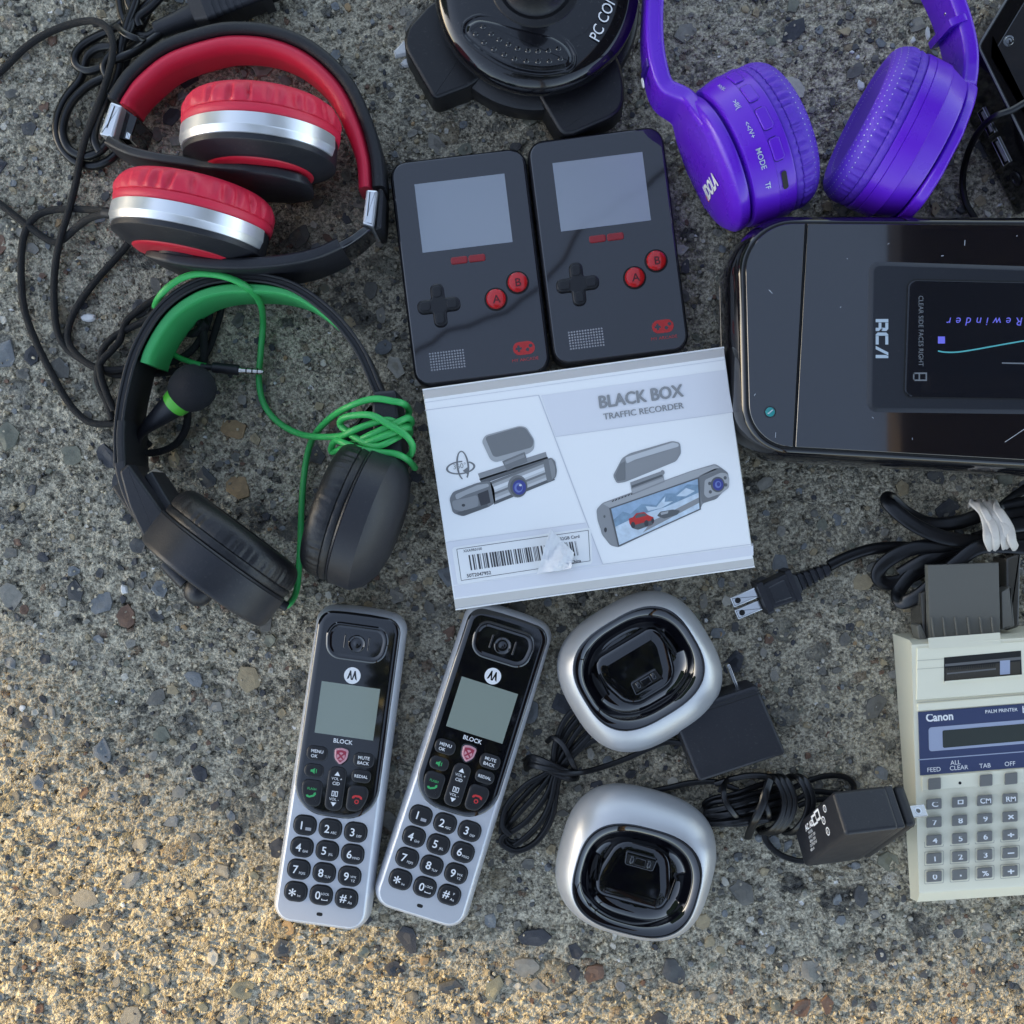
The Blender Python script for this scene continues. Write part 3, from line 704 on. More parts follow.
# ------------------------------------------------------------------ charging docks
def build_dock():
    t = Thing('charging_dock', 'silver charging dock with black hollow, upper one, touching the flat power adapter', 'charging dock', 640, 672, 'phone charging docks', 0, local=True)
    n = 72
    lev = [(33.5, 31.5, 1.0, 0), (37, 35, 4, 0), (40.2, 37.8, 11, 0), (41.2, 38.6, 17, 0.2), (40.6, 37.8, 23, .6), (38.8, 35.4, 29, 1.8), (36.0, 32.0, 33.5, 3.4), (33.6, 29.2, 35.8, 4.6), (32.7, 28.2, 36.3, 5.0)]
    b = MB(); R = []
    for a, c, z, dy in lev: R.append([(x, y, z - y * .03) for x, y in supell(a, c, 2.75, n, 0, dy)])
    b.loft(R, 'silver_dock', cap1=False)
    body = t.part('body', b, sharp=70)
    w = MB(); R = []
    for a, c, z, dy, e in [(32.7, 28.2, 36.2, 5.0, 2.75), (32.2, 27.7, 36.6, 5.0, 2.75), (31.4, 26.9, 36.5, 5.0, 2.7), (29.2, 24.8, 35.6, 5.0, 2.6), (28.0, 23.4, 33.8, 5.0, 2.5), (26.8, 22.0, 30.6, 5.0, 2.4), (24.6, 20.0, 28.0, 5.0, 2.4), (21.0, 17.0, 26.6, 5.0, 2.4), (10, 8, 26.2, 5, 2.4)]:
        R.append([(x, y, z - y * .03) for x, y in supell(a, c, e, n, 0, dy)])
    w.loft(R, 'dock_gloss', cap0=False); well = t.part('well', w, body, sharp=70)
    p = MB(); po = rpoly([(-14, -12.5), (14, -12.5), (21, 10), (17.5, 19.5), (-17.5, 19.5), (-21, 10)], [8, 8, 7, 4, 4, 7], 5)
    p.rings(po, [(-1.2, 24.0), (0, 28.6), (.8, 29.5), (2.4, 29.9), (6, 30.1)], 'dock_gloss')
    for s_ in (-1, 1): p.rings(rpoly([(s_*19.5, 0), (s_*21, 0), (s_*20, 12), (s_*18.5, 12)], .5, 3), [(0, 24), (0, 30.5), (.4, 31)], 'dock_gloss')
    seat = t.part('seat', p, body, sharp=50)
    c = MB(); c.solid(rpoly([(-8.5, -7.5), (8.5, -7.5), (7.6, -.2), (-7.6, -.2)], 1.2, 4), 29.2, 31.3, 'dock_gloss', .5, 2)
    c.flat([(-7.4, -5.9), (7.4, -5.9), (6.8, -1.2), (-6.8, -1.2)], 31.33, 'hole_black'); t.part('contact_block', c, body)
    for x in (-4.6, 4.6):
        q = MB(); q.tube([(x, -5.3, 31.2), (x, -4.2, 31.9), (x, -2.6, 31.8), (x, -1.5, 31.2)], .6, 'rca_window', 8, flat=(1.6, .5)); t.part('contact', q, body)
    m_ = MB(); m_.box(-2.8, -5.5, 31.2, 2.8, -1.5, 32.0, 'rca_lid', .3); t.part('contact_divider', m_, body)
    return t.o
dk1 = build_dock(); setloc(dk1, 639.5, 671.5, 17, 31)
dk2 = copy_tree(dk1); setloc(dk2, 635.5, 860.0, 17, 165)
dk2['label'] = 'silver charging dock with black hollow, lower one, standing apart near the sunlit edge'
# ------------------------------------------------------------------ printed carton of the dash camera
BZ = 50.0
def Q(x, y, z=BZ + .06): return P(410 + x / 2.844, 340 + y / 2.844, z)
def carton():
    t = Thing('product_box', 'white dash camera carton printed BLACK BOX TRAFFIC RECORDER with a torn barcode sticker', 'box', 589, 478)
    b = MB()
    TL, TR, BR, BL = P(424.5, 399, BZ)[:2], P(724.5, 356.5, BZ)[:2], P(752.5, 558.5, BZ)[:2], P(454, 599.5, BZ)[:2]
    up = (Vector(TL) - Vector(BL)).normalized() * 4.6
    oTL, oTR = P(422.5, 390, BZ - 3.2)[:2], P(724, 347.5, BZ - 3.2)[:2]; oBL, oBR = P(455.5, 609.5, BZ - 3.2)[:2], P(754.5, 566.5, BZ - 3.2)[:2]
    g = lambda p, z: (p[0], p[1], z)
    lo = [g(oBL, 1.2), g(oBR, 1.2), g(oTR, 1.2), g(oTL, 1.2)]; mi = [g(oBL, BZ-3.2), g(oBR, BZ-3.2), g(oTR, BZ-3.2), g(oTL, BZ-3.2)]; hi = [g(BL, BZ), g(BR, BZ), g(TR, BZ), g(TL, BZ)]
    b.loft([lo, mi], 'card_shaded', cap1=False)
    b.add(mi + hi, [(0, 1, 5, 4), (2, 3, 7, 6)], 'card_shaded'); b.add(mi + hi, [(1, 2, 6, 5), (3, 0, 4, 7)], 'card_white')
    # the front board, a fraction domed
    n = 10; vs = []
    for j in range(n + 1):
        for i in range(n + 1):
            u, v = i / n, j / n
            p = (Vector(TL) * (1-u) + Vector(TR) * u) * (1-v) + (Vector(BL) * (1-u) + Vector(BR) * u) * v
            vs.append((p.x, p.y, BZ))
    b.add(vs, [(j*(n+1)+i, (j+1)*(n+1)+i, (j+1)*(n+1)+i+1, j*(n+1)+i+1) for j in range(n) for i in range(n)], 'card_white')
    body = t.part('carton', b)
    fl = MB(); fl.tube([g(oTL, BZ-3.0), g(oTR, BZ-3.0)], .45, 'card_white', 6, smooth=False); t.part('folded_edge', fl); fl = MB(); fl.tube([g(oBL, BZ-3.0), g(oBR, BZ-3.0)], .4, 'card_white', 6, smooth=False); t.part('folded_edge', fl)
    pr = MB()
    z0, z1, z2, z3, z4, z5 = [BZ + .06 + .05 * i for i in range(6)]
    def A(pts, m, z=z1): pr.flat([Q(x, y)[:2] for x, y in pts], z, m)
    def ln(x0, y0, x1, y1, w, m, z=z1):
        d = Vector((x1-x0, y1-y0)).normalized(); q_ = Vector((-d.y, d.x)) * w/2
        A([(x0+q_.x, y0+q_.y), (x1+q_.x, y1+q_.y), (x1-q_.x, y1-q_.y), (x0-q_.x, y0-q_.y)], m, z)
    def ell(cx, cy, rx, ry, m, z, rot=0): A(supell(rx, ry, 2, 28, cx, cy, rad(rot)), m, z)
    # pale panels and rules
    A([(373, 157), (896, 84), (919, 205), (414, 275)], 'card_grey', z0)
    A([(103, 575), (500, 520), (547, 640), (124, 697)], 'card_grey', z0)
    A([(124, 699), (976, 584), (977, 612), (128, 733)], 'card_grey', z0)
    ln(42, 200, 366, 157, 2.2, 'card_line'); ln(366, 157, 548, 638, 3.0, 'card_line'); ln(414, 275, 919, 205, 1.5, 'card_line'); ln(548, 638, 976, 580, 2.0, 'card_line'); ln(40, 178, 896, 56, 1.4, 'card_line')
    ln(103, 575, 500, 520, 1.4, 'card_line')
    # left camera drawing
    A([(193, 380), (386, 318), (391, 336), (200, 399)], 'ink3'); A([(197, 395), (391, 332), (395, 342), (205, 410)], 'ink1')
    for i, (m0, a0, a1) in enumerate([('ink2', 0, .12), ('ink4', .12, .26), ('ink6', .26, .40), ('ink5', .40, .50), ('ink2', .50, .60), ('ink4', .60, .74), ('ink5', .74, .86), ('ink1', .86, 1)]):
        L0, L1, R0, R1 = Vector((228, 404)), Vector((240, 468)), Vector((392, 340)), Vector((412, 398))
        A([tuple(L0.lerp(L1, a0)), tuple(R0.lerp(R1, a0)), tuple(R0.lerp(R1, a1)), tuple(L0.lerp(L1, a1))], m0, z2)
    A(rpoly([(378, 343), (402, 334), (413, 345), (418, 372), (415, 390), (402, 401), (390, 404)], 5, 3), 'ink2', z3); A([(394, 342), (402, 338), (412, 360), (413, 388), (404, 396)], 'ink3', z4)
    A(rpoly([(204, 288), (214, 271), (312, 244), (331, 248), (354, 284), (353, 311), (338, 323), (243, 348), (228, 340)], 8, 4), 'ink4', z2)
    A(rpoly([(213, 276), (312, 247), (329, 251), (352, 286), (348, 305), (246, 333), (236, 330)], 8, 4), 'ink2', z3)
    A([(262, 345), (326, 318), (334, 346), (276, 372)], 'ink2', z3); A([(268, 348), (324, 325), (327, 333), (270, 356)], 'ink3', z4)
    A(rpoly([(112, 452), (122, 432), (192, 406), (228, 400), (240, 425), (243, 462), (226, 474), (150, 502), (122, 492)], 8, 4), 'ink2', z2)
    A(rpoly([(128, 440), (192, 412), (222, 408), (226, 416), (160, 440), (132, 455)], 5, 3), 'ink4', z3); A(rpoly([(118, 458), (165, 448), (192, 440), (196, 472), (150, 488), (124, 482)], 8, 4), 'ink3', z4)
    A([(192, 438), (222, 426), (229, 462), (202, 474)], 'ink0', z3); A([(130, 492), (220, 466), (222, 474), (152, 500)], 'ink1', z4); ell(152, 470, 5, 4, 'ink0', z5)
    ell(306, 416, 28, 32, 'ink2', z3); ell(309, 418, 24, 27, 'ink1', z4); ell(311, 419, 19, 21, 'ink_blue', z5); ell(309, 420, 12, 14, 'ink_blue_light', z5 + .05); ell(311, 420, 8, 9, 'ink_blue', z5 + .1); ell(314, 413, 4, 3, 'ink6', z5 + .15)
    def ring(cx, cy, rx, ry, w, rot, a0, a1, m, z):
        pts = [(rx*cos(rad(a)), ry*sin(rad(a))) for a in range(a0, a1+1, 10)]; pin = [((rx-w)*cos(rad(a)), (ry-w*.6)*sin(rad(a))) for a in range(a1, a0-1, -10)]
        for s_ in range(len(pts)-1):
            quad = [pts[s_], pts[s_+1], pin[len(pin)-2-s_], pin[len(pin)-1-s_]]
            A([(cx + x*cos(rad(rot)) - y*sin(rad(rot)), cy + x*sin(rad(rot)) + y*cos(rad(rot))) for x, y in quad], m, z)
    ring(144, 363, 42, 19, 6, -7, -50, 280, 'ink2', z1); ring(150, 357, 18, 42, 5, -7, -250, 60, 'ink2', z2)
    A([(150, 372), (166, 360), (166, 384)], 'ink2', z3)
    # right camera drawing
    A(rpoly([(530, 482), (548, 463), (800, 372), (868, 352), (884, 362), (905, 378), (908, 412), (872, 452), (832, 465), (826, 480), (592, 590), (570, 584), (545, 552)], 6, 3), 'ink3', z1)
    A([(548, 466), (800, 374), (866, 356), (880, 364), (818, 390), (570, 478)], 'ink4', z2)
    A(rpoly([(530, 482), (546, 467), (566, 478), (587, 588), (570, 582), (546, 550), (533, 512)], 8, 4), 'ink3', z2); ell(556, 540, 4, 7, 'ink0', z3); ell(553, 502, 3, 4, 'ink1', z3)
    for i in range(7): ln(580 + i*9, 456 - i*3.4, 574 + i*9, 460 - i*3.4, 3, 'ink0', z3)
    A(rpoly([(577, 386), (603, 336), (626, 322), (746, 287), (768, 292), (771, 322), (757, 345), (612, 404), (588, 408)], 7, 4), 'ink3', z2)
    A(rpoly([(612, 334), (748, 291), (764, 295), (764, 303), (640, 340), (616, 352)], 4, 3), 'ink5', z3); A(rpoly([(612, 352), (766, 304), (766, 322), (752, 338), (614, 394)], 6, 3), 'ink3', z4); A([(598, 352), (612, 345), (612, 398), (590, 402), (583, 386)], 'ink2', z4)
    A([(626, 405), (718, 372), (724, 404), (632, 441)], 'ink3', z3); A([(630, 414), (717, 382), (718, 388), (631, 421)], 'ink1', z4); A([(630, 425), (720, 392), (722, 400), (632, 437)], 'ink4', z4); ell(718, 377, 6, 7, 'ink3', z4)
    A([(566, 478), (822, 390), (827, 482), (592, 588)], 'ink1', z3)
    s0, s1, s2, s3 = Vector((572, 480)), Vector((818, 395)), Vector((823, 480)), Vector((595, 583))
    def SC_(u, v): p = s0.lerp(s1, u).lerp(s3.lerp(s2, u), v); return (p.x, p.y)
    A([SC_(0, 0), SC_(1, 0), SC_(1, .5), SC_(0, .5)], 'ink_sky', z4); A([SC_(0, .38), SC_(1, .38), SC_(1, 1), SC_(0, 1)], 'ink_snow', z4 + .03)
    A([SC_(0, .30), SC_(.12, .18), SC_(.2, .32), SC_(.34, .16), SC_(.5, .34), SC_(.62, .10), SC_(.74, .22), SC_(.88, .06), SC_(1, .2), SC_(1, .46), SC_(.6, .50), SC_(.3, .44), SC_(0, .5)], 'ink_ridge', z4 + .06)
    A([SC_(.38, .26), SC_(.50, .40), SC_(.62, .18), SC_(.60, .34), SC_(.70, .42), SC_(.55, .48), SC_(.4, .42)], 'ink_snow', z4 + .09); A([SC_(.74, .3), SC_(.86, .16), SC_(.96, .36), SC_(.85, .42)], 'ink_snow', z4 + .09)
    A([SC_(.42, .75), SC_(1, .62), SC_(1, .8), SC_(.3, .95)], 'ink3', z4 + .06)
    car = [(623, 512), (632, 499), (648, 491), (668, 490), (680, 497), (693, 507), (694, 522), (684, 532), (646, 542), (627, 533)]
    A(rpoly([(622, 508), (634, 504), (643, 493), (666, 489), (677, 498), (692, 504), (694, 519), (686, 527), (650, 538), (630, 532), (624, 522)], 1.5, 2), 'ink_car', z4 + .12); A([(640, 501), (650, 494), (667, 493), (674, 499), (642, 507)], 'ink1', z4 + .15); A(rpoly([(632, 528), (690, 512), (692, 524), (648, 540), (632, 535)], 3, 3), 'ink1', z4 + .15); A([(640, 517), (688, 505), (689, 510), (640, 523)], 'ink_car', z4 + .18)
    A(rpoly([(702, 500), (712, 488), (748, 482), (768, 485), (760, 497), (722, 508)], 3, 3), 'ink1', z4 + .12); ell(634, 526, 6, 9, 'ink0', z4 + .2); ell(672, 521, 6, 9, 'ink0', z4 + .2); ell(690, 514, 4, 7, 'ink0', z4 + .2); A([(712, 491), (735, 486), (733, 493), (714, 498)], 'ink4', z4 + .15)
    A(rpoly([(820, 388), (866, 366), (884, 364), (905, 380), (872, 452), (830, 464)], 6, 3), 'ink2', z2); A(rpoly([(838, 398), (884, 377), (902, 380), (908, 392), (907, 420), (886, 436), (846, 450), (836, 440)], 6, 4), 'ink4', z3)
    ell(875, 411, 20, 22, 'ink1', z4); ell(876, 411, 15, 17, 'ink_blue', z5); ell(876, 411, 9, 10, 'ink_blue_light', z5 + .04); ell(877, 410, 5, 6, 'ink_blue', z5 + .08)
    for x, y in ((852, 408), (896, 392), (898, 412), (854, 432)): ell(x, y, 4.5, 5, 'ink1', z4)
    t.part('printed_front', pr)
    def txt(s_, x, y, h, m, z=BZ + .31, **kw): ld.text(s_, Q(x, y, z), (cos(rad(8.2)), sin(rad(8.2)), 0), (-sin(rad(8.2)), cos(rad(8.2)), 0), h / 2.844 * kz(BZ), m, **kw)
    ld = MB(); [txt('BLACK BOX', 657 + d_, 160 + e_, 36, 'ink3', BZ + .31 + .01 * i_, sx=.90) for i_, (d_, e_) in enumerate(((-1.8, .5), (-.6, .1), (.6, -.1), (1.8, -.4), (.2, 1.2), (-.2, -1.2)))]; t.part('title_lettering', ld); ld = MB(); [txt('TRAFFIC RECORDER', 664 + d_, 202, 18, 'ink3', BZ + .31 + .01 * i_, sx=1.02) for i_, d_ in enumerate((-.6, 0, .6))]; t.part('title_lettering', ld); ld = MB(); txt('360\u00b0', 141, 358, 15, 'ink3', BZ + .5); t.part('lettering', ld)
    # barcode sticker
    st = MB(); so = rpoly([Q(x, y)[:2] for x, y in [(119, 590), (514, 533), (519, 636), (136, 696)]], 1.6, 4); st.solid(so, BZ + .02, BZ + .22, 'paper_white', .05, 1)
    zs = BZ + .27
    def SL(x0, y0, x1, y1, w, m='ink0'):
        d = Vector((x1-x0, y1-y0)).normalized(); q_ = Vector((-d.y, d.x)) * w/2
        st.flat([Q(*p)[:2] for p in [(x0+q_.x, y0+q_.y), (x1+q_.x, y1+q_.y), (x1-q_.x, y1-q_.y), (x0-q_.x, y0-q_.y)]], zs, m)
    fr = [(133, 595), (507, 541), (512, 628), (146, 684)]
    for i in range(4): SL(*fr[i], *fr[(i+1) % 4], 1.5)
    rb = random.Random(11); u = 0.0
    while u < 1:
        w = rb.choice([.006, .006, .010, .014, .018]); a, c = u, min(1, u + w)
        f_ = lambda q, v: (Vector((166, 612)).lerp(Vector((472, 572)), q)).lerp(Vector((173, 655)).lerp(Vector((480, 612)), q), v)
        st.flat([Q(*f_(a, 0))[:2], Q(*f_(c, 0))[:2], Q(*f_(c, 1))[:2], Q(*f_(a, 1))[:2]], zs, 'ink0'); u = c + rb.choice([.006, .008, .012, .018])
    stk = t.part('barcode_sticker', st)
    for a_ in (('XXA9R0100', 178, 597, 7.5, 'ink1', zs), ('50T2047952', 196, 666, 10, 'ink0', zs), ('32GB Card', 454, 562, 9, 'ink0', zs), ('China', 472, 629, 9, 'ink0', zs)):
        ld = MB(); txt(*a_, bold=.02); t.part('sticker_lettering', ld, stk)
    # torn, crumpled flap lifting off the sticker
    rg = random.Random(5); n = 12; vs = []
    c4 = [(398, 537), (466, 604), (458, 650), (360, 666)]
    a, b_, c, d = [Vector(p) for p in c4]
    for j in range(n + 1):
        for i in range(n + 1):
            u, v = i / n, j / n; p = a.lerp(b_, u).lerp(d.lerp(c, u), v)
            e = min(u, 1-u, v, 1-v)
            z = BZ + 1.0 + 5.0 * v * (1 - v) * 2 + 3.5 * u * v + rg.uniform(-.45, .45) + 1.0 * sin(9 * u + 4 * v)
            vs.append(Q(p.x + rg.uniform(-1.2, 1.2), p.y + rg.uniform(-1.2, 1.2), z))
    tf = MB(); m_ = len(vs); vs2 = vs + [(x, y, z - .25) for x, y, z in vs]; N = n + 1
    fs = [(j*N+i, (j+1)*N+i, (j+1)*N+i+1, j*N+i+1) for j in range(n) for i in range(n)]
    fs2 = [tuple(reversed([q + m_ for q in f_])) for f_ in fs]
    bd = [i for i in range(N)] + [j*N+n for j in range(1, N)] + [n*N+i for i in range(n-1, -1, -1)] + [j*N for j in range(n-1, 0, -1)]
    side = [(bd[i], bd[(i+1) % len(bd)], bd[(i+1) % len(bd)] + m_, bd[i] + m_) for i in range(len(bd))]
    tf.add(vs2, fs + fs2 + side, 'paper_torn'); t.part('torn_flap', tf, stk, sharp=18)
carton()
# ------------------------------------------------------------------ tape rewinder
def rewinder():
    t = Thing('tape_rewinder', 'glossy black video tape rewinder with silver RCA lettering and a small dark window', 'tape rewinder', 900, 345)
    Z = 60.0
    ol = ccw(rpoly(PX([(735, 215), (1150, 217), (1150, 476), (741, 453)], Z), [29, 12, 12, 24], 22))
    b = MB(); b.rings(ol, [(3.5, 1.0), (.5, 3.5), (-1.0, 10), (-1.6, 24), (-.9, 24.6), (-.9, 25.4), (-1.8, 26), (-2.4, 36), (-2.2, 46), (-1.2, 53), (.2, 57), (1.6, 59.2), (2.8, 59.9), (3.4, Z)], 'rca_body'); body = t.part('body', b, sharp=50)
    li = inset(ol, 4.2)
    xs, xb = P(806, 0, Z)[0], P(793, 0, Z)[0]; ys, yb = P(0, 220, Z)[1], P(0, 460, Z)[1]
    def cut(p, left, gap=.45):
        out = []; n = len(p)
        def sx(y): return xb + (xs - xb) * (y - yb) / (ys - yb)
        f = lambda q: (sx(q[1]) - gap - q[0]) if left else (q[0] - sx(q[1]) - gap)
        for i in range(n):
            a, c = p[i], p[(i+1) % n]; fa, fc = f(a), f(c)
            if fa >= 0: out.append(a)
            if fa * fc < 0: u = fa / (fa - fc); out.append((a[0] + (c[0]-a[0])*u, a[1] + (c[1]-a[1])*u))
        o2 = []
        for q in out:
            if not o2 or math.dist(q, o2[-1]) > .9: o2.append(q)
        if math.dist(o2[0], o2[-1]) < .9: o2.pop()
        return o2
    for left, nm in ((True, 'front_panel'), (False, 'lid')):
        q = MB(); o = cut(li, left)
        cx = lambda x, y: Z + 1.1
        q.rings(o, [(0, Z - .6), (0, Z + .5), (.2, Z + 1.0), (.4, Z + 1.15)], 'rca_lid'); pl = t.part(nm, q)
        if not left: lid = pl
        else: front = pl
    g = MB(); g.rings(inset(ol, 3.3), [(0, Z - .3), (0, Z + .02)], 'hole_black'); t.part('seam', g, body)
    p = MB(); po = rpoly(PX([(872, 264), (1120, 272), (1120, 412), (870, 409)], Z + 2), [4, 3, 3, 4], 5); p.rings(po, [(-1.6, Z + 1.1), (0, Z + 1.9), (.8, Z + 2.2)], 'rca_panel'); panel = t.part('raised_panel', p, lid)
    ld = MB(); lz = Z + 2.3
    k = kz(lz)
    # RCA lettering, drawn as cut strokes; read from the right-hand side
    o = Vector(P(882, 338.5, lz)); ux, uy = Vector((0, -1, 0)), Vector((1, 0, 0))
    def gl(pts): ld.poly([tuple(o + ux * (a * k) + uy * (c * k)) for a, c in ccw(pts)], 'lettering_silver')
    h = 6.3
    def R_(x0, w):
        gl([(x0, -h), (x0+3.2, -h), (x0+3.2, h), (x0, h)]); gl([(x0+3.6, h), (x0+3.6, h-3), (x0+w-3.2, h-3), (x0+w-3.2, h-5.2), (x0+w, h-6.4), (x0+w, h-2), (x0+w-2, h)])
        gl([(x0+3.6, -.6), (x0+w-2.6, -.6), (x0+w, -3.2), (x0+w, -h), (x0+w-3.2, -h), (x0+w-3.2, -3.4), (x0+3.6, -3.4)]); gl([(x0+w-3.2, h-5.6), (x0+w, h-6.8), (x0+w-1.6, -.2), (x0+w-3.8, -.2)])
    R_(-19.5, 12)
    x0 = -6; gl([(x0, -h+2), (x0+2, -h), (x0+3.2, -h), (x0+3.2, h), (x0+2, h), (x0, h-2)]); gl([(x0+3.5, h), (x0+3.5, h-3), (x0+12, h-3), (x0+12, h)]); gl([(x0+3.5, -h), (x0+12, -h), (x0+12, -h+3), (x0+3.5, -h+3)])
    x0 = 7.4; gl([(x0, -h), (x0+3.2, -h), (x0+9.5, h), (x0+6.5, h)]); gl([(x0+9, -h), (x0+12.2, -h), (x0+12.2, h), (x0+10, h), (x0+9, h-3)])
    t.part('lettering', ld, panel)
    sc = MB(); rg = random.Random(17)
    for i in range(22):
        x, y = rg.uniform(752, 1040), rg.uniform(232, 448)
        if 862 < x and 258 < y < 416: continue
        a_ = rg.uniform(0, PI); ln_ = rg.choice([.3, .4, .5, .6, 1.3]); w_ = rg.uniform(.10, .18); X_, Y_, _ = P(x, y, Z + 1.2)
        sc.flat([(X_ + u*cos(a_) - v*sin(a_), Y_ + u*sin(a_) + v*cos(a_)) for u, v in ((-ln_, -w_), (ln_, -w_), (ln_, w_), (-ln_, w_))], Z + 1.19, 'scratch')
    for x0, y0, x1, y1 in ((1005, 442, 1026, 428), (872, 391, 882, 384)):
        sc.tube([P(x0, y0, Z + 1.2), P(x1, y1, Z + 1.2)], .16, 'scratch', 5, smooth=False)
    t.part('surface_scratches', sc, lid)
    w = MB(); wz = Z + 2.2
    wo = rpoly(PX([(908, 280), (1100, 284), (1100, 400), (904, 397)], wz), [4, 3, 3, 4], 6); w.rings(inset(ccw(wo), -.7), [(0, wz - .6), (0, wz + .02)], 'hole_black'); w.rings(wo, [(0, wz - .5), (.15, wz + .25), (.6, wz + .4)], 'rca_window')
    win = t.part('window', w, panel)
    d = MB(); dz = wz + .46
    def dt(s_, x, y, hp, ang, m, **kw): d.ptext(s_, x, y, dz, hp, ang, m, **kw)
    dt('Rewinder', 984, 321.5, 8.5, 180, 'blue_print', shear=.2, gap=1.75)
    d.solid(PX([(938, 336.5), (945, 336.5), (945, 343.5), (938, 343.5)], dz), dz - .06, dz + .02, 'blue_print', .01, 1)
    for pts, m in (([(938, 351), (946, 352.2), (958, 352), (975, 349.5), (1000, 345), (1026, 340.5), (1050, 337)], 'teal_print'), ([(1002, 363), (1030, 363.5), (1060, 363.5)], 'lettering_grey')):
        L_ = [P(x, y, dz) for x, y in pts]; d.tube(L_, .35, m, 6, flat=(1, .12))
    dt('CLEAR SIDE FACES RIGHT', 921, 331, 5.0, -90, 'lettering_grey', sx=.90)
    for a, c in (((913, 372.5), (927, 374)), ((913, 379.5), (927, 381)), ((913, 372.5), (914.4, 381)), ((925.6, 372.5), (927, 381)), ((918.6, 372.5), (920, 381))):
        d.flat(PX([a, (c[0], a[1]), c, (a[0], c[1])], dz), dz + .004 * (a[0] - 900) * .1, 'lettering_grey')
    t.part('window_print', d, win)
    e = MB(); x, y, _ = P(770, 412, Z + 1.2); e.lathe([(Z + 1, 2.9), (Z + 1.35, 2.9), (Z + 1.4, 2.4)], (x, y, 0), (0,0,1), (1,0,0), 'rca_body', 24); e.lathe([(Z + 1, 2.3), (Z + 1.5, 2.3), (Z + 1.75, 1.7), (Z + 1.8, .02)], (x, y, 0), (0,0,1), (1,0,0), 'teal_led', 24)
    e.tube([(x-1.2, y-1.0, Z+1.82), (x+1.2, y+1.0, Z+1.82)], .3, 'lettering_silver', 6, smooth=False); t.part('indicator_lamp', e, front)
rewinder()

